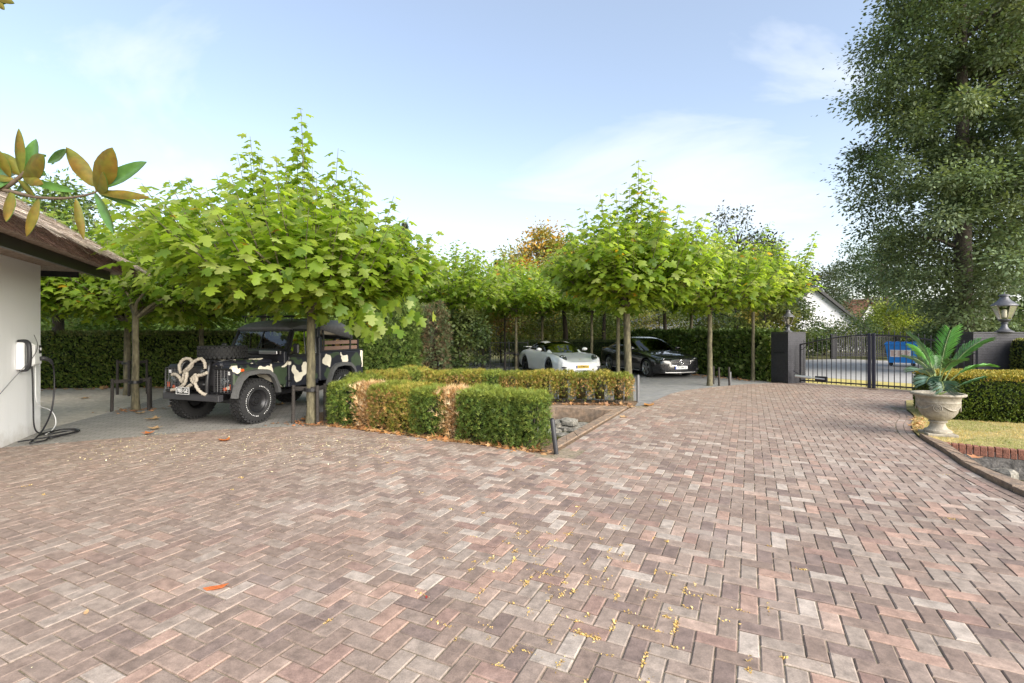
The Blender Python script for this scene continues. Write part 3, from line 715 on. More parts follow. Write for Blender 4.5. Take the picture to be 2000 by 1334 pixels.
kinds = ['olive', 'olive', 'mixed', 'olive', 'green', 'mixed', 'olive', 'olive', 'olive', 'mixed', 'olive', 'mixed']
for i in range(12):
    p = B0 + bd * (BLn * i / 12)
    lb = f'{ordn[11 - i]} olive bush from the right end of the row behind the pond' if i < 11 else 'thin straggly bush at the right end of the row behind the pond'
    bush(p.x, p.y, ba + random.uniform(-.04, .04), BLn / 12 + .06, .58, .70 + random.uniform(-.03, .03), kinds[i], lb, 3000 if i < 8 else 2100, bare=.3 + .12 * i, group='bushes of the row behind the pond')
S0, S1 = Vector((-3.28, 9.35)), Vector((-2.45, 11.55)); sdv = (S1 - S0).normalized(); sa = math.atan2(sdv.y, sdv.x)
for i in range(5):
    p = S0 + sdv * (2.4 * i / 5)
    bush(p.x + .5, p.y, sa, .52, .58, .80 + random.uniform(-.02, .02), ['green', 'olive', 'olive', 'green', 'olive'][i], f'{ordn[i]} bush behind the front row corner, running back along the court', 2600, group='bushes on the court side of the pond')

# ------------------------------------------------------------------ plane trees trained as parasols
PL = [(.27, .385, .05), (.21, .325, .045), (.33, .44, .075), (.15, .255, .04), (.40, .48, .16)]
def plane_tree(x, y, label, r=.085, zf=2.25, Rr=2.1, top=4.2, shoots=(), seed=1, n_sh=80, leaf=.215, T=LEAF_LO, rx=None, bark=None, step=.056, lean=0.0, env=None, shift=(0, 0), hang=()):
    global rng
    old = rng; rng = np.random.default_rng(seed); rnd = random.Random(seed); leaf *= .86
    root = empty('plane_tree', (x, y, -.03), 0, label, 'tree', 'parasol plane trees in the courtyard')
    tb = MB()
    h = [i / 8 * (zf + .1) for i in range(9)]
    tb.tube([(lean * (z / zf) + rnd.uniform(-.008, .008), rnd.uniform(-.008, .008), z) for z in h], [r * (1.25 if i == 0 else 1.02 - .22 * i / 8) for i in range(9)], 12)
    nb = 9; arms = []
    for k in range(nb):
        a = 2 * math.pi * k / nb + rnd.uniform(-.2, .2); L = Rr * rnd.uniform(.75, .95)
        pts = [(lean, 0, zf - .08)] + [(lean + math.cos(a) * L * t + rnd.uniform(-.05, .05), math.sin(a) * L * t + rnd.uniform(-.05, .05), zf + .10 * math.sin(t * 3) + .28 * t) for t in (.25, .5, .75, 1)]
        pts = [(p_[0] + shift[0] * k_ / 4, p_[1] + shift[1] * k_ / 4, p_[2] + .55 * (k_ / 4) ** 1.3) for k_, p_ in enumerate(pts)]
        arms.append((a, L)); tb.tube(spline(pts, 3), [r * .5 * (1 - .75 * i / 12) for i in range(13)], 6)
    P, A, Nn, S, CO = [], [], [], [], []
    def put(p, ax, nr, s, c): P.append(p); A.append(ax); Nn.append(nr); S.append(s); CO.append(c)
    pal = np.array(PL)
    sh = []
    for k in range(n_sh):
        a = rnd.uniform(0, 2 * math.pi); q = math.sqrt(rnd.random()) * Rr * (1 if rx is None else (rx[0] if math.cos(a) < 0 else rx[1]))
        rel = min(1, q / Rr)
        tz = zf + .40 + (top - zf - .40) * (1 - rel ** 2.4) ** .65 * rnd.uniform(.3, 1.05) + .30 * rnd.random()
        if env is not None:
            et = np.interp(q * math.cos(a), [e_[0] for e_ in env], [e_[1] for e_ in env])
            tz = zf + .4 + (et - zf - .4) * (1 - .45 * (q * math.sin(a) / Rr) ** 2) * (.30 + .75 * rnd.random() ** .75)
        sh.append((q * math.cos(a), q * math.sin(a), tz))
    for (dx_, dy_, tz_) in list(shoots) + [(rnd.uniform(-.85, .85) * Rr, rnd.uniform(-.6, .6) * Rr, top + rnd.uniform(-.1, .4)) for _ in range(0 if shoots else 4)]:
        sh.append((dx_, dy_, tz_))
        for q_ in range(3): sh.append((dx_ + rnd.uniform(-.2, .2), dy_ + rnd.uniform(-.2, .2), zf + (tz_ - zf) * (.88 - .16 * q_) + rnd.uniform(-.1, .1)))
    for (sx, sy, tz) in sh:
        bx, by = sx * .62 + shift[0], sy * .62 + shift[1]; sx += shift[0]; sy += shift[1]; zb = zf + .05 + .25 * min(1, math.hypot(sx - shift[0], sy - shift[1]) / Rr)
        tip = Vector((sx + rnd.uniform(-.06, .06), sy + rnd.uniform(-.06, .06), tz)); b0 = Vector((bx, by, zb)); L = (tip - b0).length
        tb.tube([b0, b0.lerp(tip, .5) + Vector((rnd.uniform(-.05, .05), rnd.uniform(-.05, .05), 0)), tip], [.013, .009, .004], 5, cap=False)
        t = .0; ph = rnd.uniform(0, 6.28)
        while t < 1.0:
            ph += 2.4 + rnd.uniform(-.4, .4); p = b0.lerp(tip, t); out = Vector((math.cos(ph), math.sin(ph), rnd.uniform(-.05, .55)))
            s = leaf * (1.12 - .42 * t ** 3) * rnd.uniform(.75, 1.2)
            pt = p + out * (.10 + .10 * rnd.random()) * (1 - .5 * t)
            put(pt, (out.x, out.y, out.z * .5 - .35 - .35 * rnd.random()), (out.x * .55 + rnd.gauss(0, .25), out.y * .55 + rnd.gauss(0, .25), 1.0), s,
                pal[rnd.choices(range(5), (5, 4, 4 + 3 * t, 4 * (1 - t), 2 + 4 * t))[0]] * rnd.uniform(.85, 1.15))
            t += step / L * rnd.uniform(.75, 1.25)
    nd = int(n_sh * 4.5)                                   # leaves filling the rounded crown, drooping below
    for k in range(nd):
        a = rnd.uniform(0, 2 * math.pi); fx = 1 if rx is None else (rx[0] if math.cos(a) < 0 else rx[1]); sb = rnd.uniform(-1, .75); q0 = (rnd.random() ** .4) * math.sqrt(max(0, 1 - sb * sb)); q = q0 * Rr * fx
        zc, hz_ = zf + .55, (.66 if sb < 0 else (top - zf) * .55)
        p = (q * math.cos(a) + shift[0], q * math.sin(a) + shift[1], zc + sb * hz_ + .18 * q0 + rnd.uniform(-.1, .1))
        put(p, (math.cos(a) * .8 + rnd.gauss(0, .5), math.sin(a) * .8 + rnd.gauss(0, .5), -.55 - .4 * rnd.random()), (rnd.gauss(0, .4) + math.cos(a) * .7, rnd.gauss(0, .4) + math.sin(a) * .7, .9), leaf * rnd.uniform(.7, 1.15), pal[rnd.choices(range(5), (5, 4, 3, 4, 2))[0]] * rnd.uniform(.8, 1.12))
    for (hx_, hy_, hz0) in hang:
        for _ in range(16): put((hx_ + rnd.gauss(0, .22), hy_ + rnd.gauss(0, .2), hz0 + rnd.uniform(-.05, .5)), (rnd.gauss(0, .5), rnd.gauss(0, .5), -.9), (rnd.gauss(0, .6), -.6 + rnd.gauss(0, .5), .8), leaf * rnd.uniform(.7, 1.2), pal[rnd.randrange(5)] * rnd.uniform(.85, 1.1))
    CO = np.array(CO); m_ = rng.random(len(CO)) < .008; CO[m_] = rcol(int(m_.sum()), [(.50, .28, .03), (.55, .38, .05)])
    V, F, cc = scatter(np.array([tuple(p_) for p_ in P]), np.array(A, float), np.array(Nn, float), np.array(S), T, CO)
    link('trunk', tb.mesh('trunk', bark or m_bark, smooth=50), root)
    link('crown', np_mesh('crown', V, [F], m_leaf, cc), root)
    rng = old
    return root
plane_tree(-3.66, 8.86, 'large plane tree in front of the camouflaged vehicle', r=.082, zf=2.1, Rr=2.35, top=4.65, seed=11, n_sh=170, leaf=.225, T=LEAF_HI, rx=(1.28, 1.0), step=.056, hang=[(.9, -.7, 1.80), (1.2, -.4, 1.62), (1.35, -.5, 1.75), (1.7, -.2, 1.95)], env=[(-3.2, 3.3), (-2.6, 3.95), (-1.9, 4.15), (-1.2, 4.5), (-.15, 4.75), (.5, 4.5), (1.0, 4.1), (1.5, 3.8), (2.4, 3.0)],
           shoots=[(-.15, 0, 5.72), (-.25, .1, 5.2), (-1.18, .1, 5.28), (-1.3, -.1, 4.9), (-1.05, 0, 4.95), (.45, .1, 5.05), (-2.55, 0, 4.45), (1.5, 0, 4.15), (2.2, .1, 3.5), (.8, .2, 4.6), (-1.9, .2, 4.6), (1.0, -.2, 4.35), (-.6, .3, 4.8), (1.85, -.1, 3.75)])
plane_tree(-8.05, 10.4, 'slim plane tree tied to three stakes near the white garage', r=.072, shift=(.25, .95), zf=2.05, Rr=1.45, top=4.50, seed=12, n_sh=105, leaf=.215, shoots=[(.3, 0, 4.5), (-.4, 0, 4.3)])
plane_tree(-10.2, 12.9, 'plane tree half hidden by the staked tree near the garage', r=.085, zf=2.0, Rr=2.2, top=4.70, seed=13, n_sh=105, leaf=.24)
plane_tree(-9.0, 14.1, 'plane tree before the tall hedge, between staked tree and vehicle', r=.07, zf=2.0, Rr=2.1, top=4.80, seed=14, n_sh=105, leaf=.24, shoots=[(.4, 0, 4.7)])
plane_tree(2.82, 11.75, 'tall plane tree at the right end of the pond bushes', r=.095, zf=2.35, Rr=2.15, top=4.80, seed=15, n_sh=150, leaf=.215, T=LEAF_HI, lean=-.06, env=[(-2.0, 3.6), (-1.0, 4.3), (-.3, 4.6), (.2, 4.8), (.7, 4.7), (1.3, 4.3), (2.0, 3.9)],
           shoots=[(.25, 0, 5.85), (.05, .1, 5.3), (.5, 0, 5.45), (.6, .1, 4.9), (-.7, 0, 5.0), (-1.0, .1, 4.7), (1.9, 0, 4.55), (1.2, 0, 4.75), (-1.5, 0, 4.3), (-.3, .1, 5.1)])
plane_tree(3.62, 16.6, 'thin plane tree standing before the black car', r=.07, zf=2.4, Rr=2.2, top=4.50, seed=16, n_sh=90, leaf=.23)
plane_tree(6.14, 15.1, 'plane tree on the paving edge between black car and gate', r=.078, zf=2.4, Rr=2.3, top=4.80, seed=17, n_sh=127, leaf=.215)
plane_tree(8.30, 16.75, 'slender plane tree by the laurel hedge next to the gate pillar', r=.06, zf=2.6, Rr=2.0, top=4.80, seed=18, n_sh=112, leaf=.215)
plane_tree(.17, 20.2, 'slender plane tree just left of the white sports car', r=.06, zf=2.6, Rr=2.4, top=4.70, seed=19, n_sh=97, leaf=.24)
plane_tree(-2.08, 17.0, 'pale-trunked plane tree left of the dark fence', r=.062, zf=2.55, Rr=2.3, top=4.70, seed=20, n_sh=97, leaf=.23, shoots=[(.2, 0, 4.7), (.8, 0, 4.6), (-.2, 0, 4.5)])
plane_tree(1.45, 23.3, 'plane tree rising behind the white sports car roof', r=.07, zf=2.6, Rr=2.5, top=4.80, seed=21, n_sh=90, leaf=.24)
plane_tree(3.65, 22.3, 'plane tree behind the gap between the white and black cars', r=.07, zf=2.6, Rr=2.5, top=4.70, seed=22, n_sh=90, leaf=.24)
plane_tree(-.35, 24.0, 'thin dark plane tree behind the dark metal fence', r=.05, zf=2.6, Rr=2.4, top=4.70, seed=23, n_sh=75, leaf=.24, bark=m_bark_dk)
plane_tree(7.6, 20.6, 'plane tree behind the laurel hedge', r=.07, zf=2.5, Rr=2.0, top=4.80, seed=24, n_sh=90, leaf=.24)
plane_tree(-12.2, 11.8, 'plane tree mostly hidden behind the white garage corner', r=.075, zf=2.0, Rr=2.1, top=4.60, seed=25, n_sh=90, leaf=.24)
plane_tree(-6.6, 12.9, 'plane tree hidden behind the camouflaged vehicle', r=.075, zf=2.35, Rr=2.2, top=4.80, seed=26, n_sh=97, leaf=.24)

# ------------------------------------------------------------------ trees and shrubs further off
def broad_tree(name, x, y, label, h, cr, cb, pal, n, leaf, seed, clumps=60, squash=1.0, trunk=.16, T=QUAD, spread=.9, bark=None, group=None, cat='tree', sink=0.0, shape=1.0, hollow=.35):
    global rng
    old = rng; rng = np.random.default_rng(seed); rnd = random.Random(seed)
    root = empty(name, (x, y, -.05), 0, label, cat, group)
    cz = (cb + h) / 2; rz = (h - cb) / 2
    tb = MB(); tb.tube([(0, 0, 0), (rnd.uniform(-.1, .1), 0, h * .3), (rnd.uniform(-.2, .2), rnd.uniform(-.2, .2), h * .62), (0, 0, h * .9)], [trunk * 1.25, trunk, trunk * .6, trunk * .12], 10)
    d = rdir(clumps); q = (hollow + (1 - hollow) * rng.random(clumps) ** .45)[:, None]
    cen = d * q * np.array((cr, cr, rz)); 
    zrel = np.clip(cen[:, 2] / rz, -1, 1); cen[:, :2] *= (1 - (shape - 1) * zrel)[:, None] if shape != 1 else 1
    cen[:, 2] += cz
    for c in cen[:: max(1, clumps // 26)]:
        s = Vector((0, 0, max(cb * .6, min(h * .75, c[2] - .35 * math.hypot(c[0], c[1]))))); e = Vector(c)
        tb.tube([s, s.lerp(e, .5) + Vector((0, 0, .12 * cr * .3)), e], [trunk * .32, trunk * .2, trunk * .05], 5, cap=False)
    k = rng.integers(0, clumps, n); cs = cr * spread * .34 * rng.uniform(.6, 1.3, clumps)
    off = rng.normal(size=(n, 3)) * np.array((1, 1, .62 * squash)) * cs[k][:, None] * .55
    pos = cen[k] + off; pos[:, 2] = np.maximum(pos[:, 2], .05)
    cc = rcol(clumps, pal, .12); col = cc[k] * rng.uniform(.78, 1.25, (n, 1))
    ax = unit(off + rdir(n) * cs[k][:, None] * .5 + np.array((0, 0, -.15)) * cs[k][:, None])
    V, F, CO = scatter(pos, ax, rdir(n) * .6 + np.array((0, 0, .8)), leaf * rng.uniform(.65, 1.3, n), T, col)
    link('trunk', tb.mesh('trunk', bark or m_bark_dk, smooth=50), root)
    link('crown', np_mesh('crown', V, [F], m_small, CO), root)
    rng = old
    return root
def shrub(x, y, label, h, r, pal, n, leaf, seed, T=QUAD, group=None, name='shrub', sz=1.0):
    return broad_tree(name, x, y, label, h, r, h * .08, pal, n, leaf, seed, clumps=34, trunk=.05, T=T, cat='shrub', group=group, hollow=.25, spread=1.1)
DK = [(.075, .12, .038), (.10, .15, .05), (.055, .09, .03), (.14, .19, .065)]
# big tree behind the right-hand wall
broad_tree('beech_tree', 17.6, 18.9, 'huge dark green tree towering beyond the lamp wall', 19.5, 3.6, .9, [(.12, .165, .075), (.155, .205, .095), (.095, .13, .06), (.20, .25, .13)], 130000, .135, 31, clumps=380, trunk=.26, T=OVAL, spread=.56, hollow=.12, shape=1.12)
broad_tree('beech_tree', 21.9, 20.2, 'second dark green tree at the frame edge behind the lamp', 18.5, 4.2, 2.0, [(.15, .19, .085), (.19, .23, .11), (.11, .15, .07)], 52000, .15, 32, clumps=150, trunk=.28, spread=.6, hollow=.15)
shrub(20.8, 22.4, 'dark leafy shrub filling the space below the huge tree', 3.6, 2.0, DK, 9000, .14, 33)
shrub(17.9, 19.4, 'dark shrub left of the lamp wall beyond the gate', 2.2, .9, DK, 6000, .13, 34)
shrub(24.6, 30.6, 'bright yellow-green shrub under the huge tree', 3.8, 1.7, [(.22, .27, .03), (.17, .23, .03), (.28, .32, .05)], 6000, .15, 35)
YG = [(.17, .21, .05), (.13, .18, .04), (.22, .24, .06), (.10, .15, .035)]
for i, (x, y, h, r, pal, lb) in enumerate([
    (22.8, 35.5, 2.1, 2.2, YG, 'light green shrub beyond the far gate, under the houses'), (26.0, 36, 3.4, 2.6, DK, 'dark shrub right of the far gate behind the blue bin'), (19.0, 31.8, 1.9, 1.5, DK, 'dark green shrub left of the far gate across the road'),
    (17.9, 31.0, 4.0, 1.5, DK, 'dark shrub across the road beside the gate pillar'), (29.5, 36, 4.6, 2.8, YG, 'yellowish shrub above the blue bin'), (25.4, 28.2, 2.6, 1.6, DK, 'dark shrub right behind the blue bin'),
    (11.2, 21.6, 3.8, 1.2, [(.20, .23, .05), (.15, .19, .045), (.26, .24, .05)], 'yellow-green shrub rising behind the gate pillar lamp'), (13.0, 24.5, 5.0, 1.3, [(.10, .14, .045), (.14, .17, .06), (.07, .11, .035)], 'feathery green shrub between pillar lamp and white gable'), (32.5, 40, 4.0, 3.0, DK, 'dark shrub below the orange roof'),
    (13.0, 28.5, 2.6, 2.0, YG, 'light shrub far behind the laurel hedge')]):
    shrub(x, y, lb, h, r, pal, 4200, .16, 50 + i, group='shrubs beyond the road')
# behind the parking court
YEL = [(.30, .30, .06), (.22, .26, .05), (.36, .33, .09), (.17, .21, .045)]
for i, (x, y, h, r, pal, lb) in enumerate([
    (-2.6, 23.5, 3.4, 1.9, YEL, 'yellow-green shrub behind the left part of the dark fence'), (-.6, 26.5, 3.8, 2.2, YEL + [(.42, .22, .10)], 'yellowish shrub with rusty twigs behind the dark fence'), (2.4, 28, 3.6, 2.4, YEL, 'yellow shrub behind the white sports car'),
    (5.4, 29, 3.4, 2.4, [(.17, .22, .04), (.24, .27, .06), (.12, .17, .035)], 'light green shrub between the two parked cars'), (8.6, 28.6, 3.4, 2.2, YEL, 'light shrub behind the black car'), (-4.6, 25.5, 4.2, 2.2, [(.12, .16, .035), (.18, .2, .05)], 'olive shrub behind the tall conifer hedge'),
    (10.4, 25.5, 3.0, 1.8, YG, 'pale shrub behind the laurel hedge')]):
    shrub(x, y, lb, h, r, pal, 5200, .15, 70 + i, group='shrubs behind the parking court')
broad_tree('autumn_tree', 1.9, 36.5, 'tree turning yellow and orange above the parked cars', 9.4, 3.1, 3.2, [(.48, .32, .05), (.55, .33, .06), (.38, .30, .07), (.30, .30, .08)], 15000, .24, 81, clumps=90, trunk=.2)
broad_tree('garden_tree', 5.8, 38, 'round green tree beside the yellowing tree', 8.0, 3.0, 2.6, [(.15, .2, .045), (.2, .24, .06), (.11, .16, .035)], 9000, .2, 82, clumps=70, trunk=.2)
broad_tree('garden_tree', 15.4, 31.5, 'olive-leaved tree left of the white gable house', 7.6, 2.2, 2.0, [(.17, .19, .05), (.12, .15, .045), (.21, .22, .07)], 9000, .19, 83, clumps=80, trunk=.16)
broad_tree('copper_beech', 11.4, 24.8, 'sparse dark-twigged tree rising above the plane crowns', 8.2, 1.9, 4.2, [(.15, .16, .10), (.20, .20, .12), (.12, .12, .09)], 2000, .16, 84, clumps=70, trunk=.09, spread=.62, hollow=.3, shape=1.35)
broad_tree('garden_tree', 34, 55, 'dull dark conifer-like tree behind the white gable', 9.8, 3.6, 1.0, [(.05, .075, .045), (.07, .09, .05)], 8000, .28, 85, clumps=80, trunk=.3)
broad_tree('garden_tree', 44, 60, 'grey-green tree between the roofs and the huge tree', 10.5, 4.6, 1.5, [(.09, .125, .07), (.12, .155, .09)], 8000, .3, 86, clumps=80, trunk=.3)
broad_tree('garden_tree', 25.5, 33, 'loose branch-ended tree above the blue bin', 8.6, 2.8, 4.2, [(.06, .10, .04), (.085, .13, .05)], 7000, .17, 87, clumps=80, trunk=.18, spread=.7)
broad_tree('garden_tree', -13.6, 14.6, 'bushy small-leaved tree rising behind the thatched roof', 6.4, 1.6, 2.2, [(.13, .2, .05), (.18, .25, .07), (.10, .16, .04)], 7000, .13, 88, clumps=60, trunk=.14)
broad_tree('garden_tree', -12.4, 19.5, 'light green tree behind the tall clipped hedge', 6.0, 2.8, 1.2, [(.16, .24, .05), (.2, .28, .07), (.12, .19, .04)], 9000, .17, 89, clumps=80, trunk=.14)
broad_tree('garden_tree', -17.5, 20.0, 'leafy tree at the far left behind the garage', 6.2, 3.0, 1.0, [(.14, .22, .05), (.18, .26, .06)], 6000, .18, 90, clumps=60, trunk=.15)
broad_tree('garden_tree', -7.6, 20.0, 'green tree behind the hedge above the camouflaged vehicle', 5.6, 2.6, 1.2, [(.13, .2, .045), (.17, .24, .06)], 8000, .17, 91, clumps=70, trunk=.14)
for i, (x, y, h, r) in enumerate([(-17.5, 17.2, 3.6, 1.9), (-14.6, 17.6, 3.4, 1.8), (-12.0, 17.9, 3.6, 1.7), (-9.6, 18.2, 3.3, 1.7), (-7.2, 18.5, 3.6, 1.7), (-5.0, 18.8, 3.4, 1.6)]):
    shrub(x, y, f'{ordn[i]} leafy shrub from the left behind the tall clipped hedge', h, r, [(.15, .23, .05), (.2, .28, .07), (.11, .18, .04)], 5000, .16, 140 + i, group='shrubs behind the tall hedge')
# conifers
def conifer(x, y, label, h, r, pal, n, seed, leaf=.2, name='conifer'):
    global rng
    old = rng; rng = np.random.default_rng(seed)
    root = empty(name, (x, y, -.05), 0, label, 'tree')
    t = rng.random(n) ** .7; zz_ = h * (.06 + .94 * t); a = rng.random(n) * 2 * np.pi; lay = .75 + .25 * np.sin(zz_ * 9 + a * 2)
    q = r * (1 - t * .96) * (.35 + .65 * rng.random(n) ** .5) * lay
    pos = np.c_[q * np.cos(a), q * np.sin(a), zz_ - .15 * q]
    V, F, CO = scatter(pos, np.c_[np.cos(a), np.sin(a), -.2 + .5 * t] + rng.normal(size=(n, 3)) * .25, rdir(n) + np.array((0, 0, 1)), leaf * rng.uniform(.6, 1.3, n), SPRAY, rcol(n, pal))
    MB().tube([(0, 0, 0), (0, 0, h * .97)], [r * .09 + .03, .01], 8).build('trunk', m_bark_dk, root)
    link('crown', np_mesh('crown', V, [F], m_needle, CO), root); rng = old
conifer(-8.6, 39, 'small dark pointed conifer peeking above the large plane crown', 10.4, 1.7, [(.05, .08, .05), (.07, .10, .06)], 5000, 95, .3)
conifer(-1.2, 40, 'dark conifer tip left of the yellowing tree', 7.6, 1.6, [(.045, .075, .045), (.06, .09, .05)], 4000, 96, .3)
conifer(-1.28, 21.3, 'narrow dark ivy-like cone beside the metal fence', 1.95, .62, [(.025, .045, .022), (.04, .06, .03)], 3500, 97, .11)
# thuja wall right of the vehicle, brown where it died back
hedge('thuja_hedge', (-4.35, 13.9), (-2.75, 14.6), 1.5, 2.75, 15000, 'tall rough green conifer hedge right behind the vehicle tailgate', pal=[(.075, .125, .02), (.11, .165, .03), (.05, .09, .016), (.15, .20, .045)], leaf=.15, rough=.16, round_=.8, bare=.2)
hedge('thuja_hedge', (-2.72, 14.7), (-1.95, 15.2), 1.1, 2.45, 6000, 'died-back brown and ivy-green conifer beside the tall green one', pal=[(.10, .075, .04), (.15, .10, .055), (.07, .10, .04), (.12, .16, .07)], leaf=.13, rough=.15, round_=.8, bare=.3, core=(.02, .013, .008))
shrub(-1.7, 16.2, 'upright dark green shrub between the brown conifer and the fence', 2.6, .75, [(.05, .08, .025), (.09, .12, .035)], 3500, .13, 99)

# far woodland that closes the view
for i, (p0, p1, H, n, pal) in enumerate([((-75, 40), (-12, 48), 4.2, 9000, [(.10, .14, .045), (.13, .17, .06), (.07, .10, .035)]), ((-14, 47), (24, 47), 3.6, 9000, [(.14, .18, .05), (.19, .21, .06), (.10, .14, .04)]), ((22, 70), (90, 62), 5.0, 7000, [(.09, .125, .06), (.12, .15, .075)]), ((30, 46), (75, 30), 1.6, 7000, [(.08, .12, .04), (.12, .16, .05)])]):
    p0, p1 = Vector(p0), Vector(p1); d = p1 - p0
    o = link('treeline', hedge_mesh('treeline', d.length, 3.0, H, n, pal, leaf=.75, rough=.9, T=QUAD, mat=m_small, core=(.03, .045, .015)), None, (p0.x, p0.y, -.05), math.atan2(d.y, d.x)); o['kind'] = 'stuff'
# ------------------------------------------------------------------ thatched garage
GCN = Vector((-7.91, 8.16, 0)); gd = Vector((-.438, .899, 0)).normalized(); gn = Vector((gd.y, -gd.x, 0))
def GW(a, o, z): return GCN + gd * a + gn * o + Vector((0, 0, z))      # a along the wall (+ = beyond the corner), o outward
gar = empty('thatched_garage', GCN, 0, 'white plastered garage with thatched roof at the frame edge', 'building')
def gput(mb, name, mat, smooth=None):
    mb.v = [tuple(Vector(p) - GCN) for p in mb.v]; return mb.build(name, mat, gar, smooth=smooth)
def gbox(a0, a1, o0, o1, z0, z1):
    q = [GW(a, o, z) for z in (z0, z1) for o in (o0, o1) for a in (a0, a1)]
    return q, [(0, 2, 3, 1), (4, 5, 7, 6), (0, 1, 5, 4), (2, 6, 7, 3), (0, 4, 6, 2), (1, 3, 7, 5)]
gput(MB().add(*gbox(-6.0, 0, -5.2, 0, -.06, 2.80)), 'wall', m_gwall)
gput(MB().add(*gbox(-6.6, .95, -5.9, .78, 2.80, 2.84)), 'soffit', m_soffit)
gput(MB().add(*gbox(-6.6, .60, .735, .785, 2.61, 2.90)), 'fascia', m_fascia)
gput(MB().add(*gbox(.86, .91, -5.2, .25, 2.66, 2.90)), 'fascia', m_fascia)
gput(MB().add(*gbox(.02, .86, .60, .66, 2.70, 2.79)), 'rafter', m_fascia)
# thatch: four slopes with a thick cut edge
ov, oa, tp, ze, th = 1.04, 1.20, .66, 2.76, .17
a0, a1, o0, o1 = -7.0, oa, -6.2, ov
ridge = (o1 - o0) / 2
def RF(a, o):
    s = min(a - a0, a1 - a, o - o0, o1 - o); return ze + th + s * tp
mb = MB()
am, om = (a0 + a1) / 2, (o0 + o1) / 2; rl = max(.3, (a1 - a0) / 2 - ridge)
eave = [(a0, o0), (a1, o0), (a1, o1), (a0, o1)]
vs = [GW(a, o, ze + th) for a, o in eave] + [GW(am - rl, om, ze + th + ridge * tp), GW(am + rl, om, ze + th + ridge * tp)] + [GW(a + (.10 if a == a0 else -.10), o + (.10 if o == o0 else -.10), ze) for a, o in eave]
mb.add(vs, [(0, 3, 4), (1, 5, 2), (3, 2, 5, 4), (0, 4, 5, 1), (6, 7, 1, 0), (7, 8, 2, 1), (8, 9, 3, 2), (9, 6, 0, 3), (6, 9, 8, 7)])
roof = gput(mb, 'roof', m_thatch)
# reeds lying on the slopes and hanging at the edge
n = 26000
side = rng.integers(0, 2, n); A = np.zeros(n); O = np.zeros(n)
u = rng.random(n); dst = rng.random(n) ** 1.3 * 3.4
m_ = side == 0
A[m_] = a1 - 6.4 * u[m_]; O[m_] = o1 - dst[m_]; A[~m_] = a1 - dst[~m_]; O[~m_] = o1 - 4.5 * u[~m_]
Z = np.array([RF(a, o) for a, o in zip(A, O)]); sn = np.minimum(a1 - A, o1 - O)
gdn, gnn = np.array(gd), np.array(gn); base = np.array(GCN)
dn = np.where(((a1 - A) < (o1 - O))[:, None], gdn[None], gnn[None]); down = unit(dn - np.array((0, 0, tp)))
upn = unit(dn * tp + np.array((0, 0, 1.0)))
P = base + A[:, None] * gdn + O[:, None] * gnn + np.c_[np.zeros(n), np.zeros(n), Z] + upn * rng.uniform(.0, .018, n)[:, None]
REED = (np.array([(-.018, 0, -.03), (.018, 0, -.03), (.014, 1, .05), (-.014, 1, .05)]), np.array([(0, 1, 2), (0, 2, 3)]))
V, F, CO = scatter(P, down + rng.normal(size=(n, 3)) * .07, upn + rng.normal(size=(n, 3)) * .15, rng.uniform(.16, .36, n), REED, rcol(n, [(.42, .35, .28), (.52, .44, .36), (.31, .25, .195), (.60, .51, .42)]))
V = V - base
ro = link('reed', np_mesh('reed', V, [F], m_reed, CO), gar); ro['kind'] = 'stuff'
# ragged cut edge
n = 9000; u = rng.random(n); sd_ = rng.random(n) < .62
A = np.where(sd_, a1 - 6.4 * u, a1 - .10 * rng.random(n)); O = np.where(sd_, o1 - .10 * rng.random(n), o1 - 4 * u); Z = ze + rng.random(n) * th
dn = np.where(sd_[:, None], gnn[None], gdn[None])
P = base + A[:, None] * gdn + O[:, None] * gnn + np.c_[np.zeros(n), np.zeros(n), Z]
V, F, CO = scatter(P, dn - np.array((0, 0, .75)) + rng.normal(size=(n, 3)) * .15, rdir(n), rng.uniform(.05, .11, n), REED, rcol(n, [(.12, .07, .05), (.19, .115, .085), (.08, .05, .04)]))
ro = link('reed', np_mesh('reed', V - base, [F], m_reed, CO), gar); ro['kind'] = 'stuff'
# wall lamp stub and hooks
def wall_thing(name, label, cat, a):
    return empty(name, GW(a, .003, 0), math.atan2(gd.y, gd.x), label, cat)     # local x along the wall, -y outward
t = wall_thing('charging_station', 'white car charger with black plug mounted on the garage wall', 'car charger', -.56)
MB().box((0, -.09, 1.29), (.30, .13, .36), bev=.035).build('housing', m_whiteplast, t)
MB().box((0, -.012, 1.27), (.26, .02, .44), bev=.006).build('back_plate', m_darkplast, t)
d_ = MB().box((.06, -.157, 1.37), (.085, .008, .13), bev=.003).build('display', m_black, t)
MB().lathe([(.016, -.006), (.024, -.006), (.024, 0), (.016, 0)], 20, (.06, -.161, 1.375), 'Y').build('ring', m_whiteplast, d_)
MB().tube([(.06, -.15, 1.22), (.08, -.20, 1.225), (.16, -.245, 1.19), (.22, -.26, 1.12)], [.034, .036, .027, .02], 10).build('plug', m_darkplast, t, smooth=True)
t2 = wall_thing('cable_holder', 'dark curved cable holder left of the white charger', 'cable holder', -.90)
MB().tube(spline([(.05, -.02, 1.50), (.03, -.12, 1.50), (.0, -.16, 1.42), (0, -.16, 1.18), (.05, -.12, 1.08), (.12, -.03, 1.06)], 5), .03, 8).build('arm', m_darkplast, t2, smooth=True)
MB().box((.03, -.05, 1.28), (.05, .10, .42), bev=.015).build('bracket', m_whiteplast, t2)
def gpath(pts): return [GW(a, o, z) for a, o, z in pts]
def cable(name, label, pts, r, mat, sub=8):
    o = MB().tube(spline(pts, sub), r, 7).build(name, mat, smooth=True); return tag(o, label, 'cable')
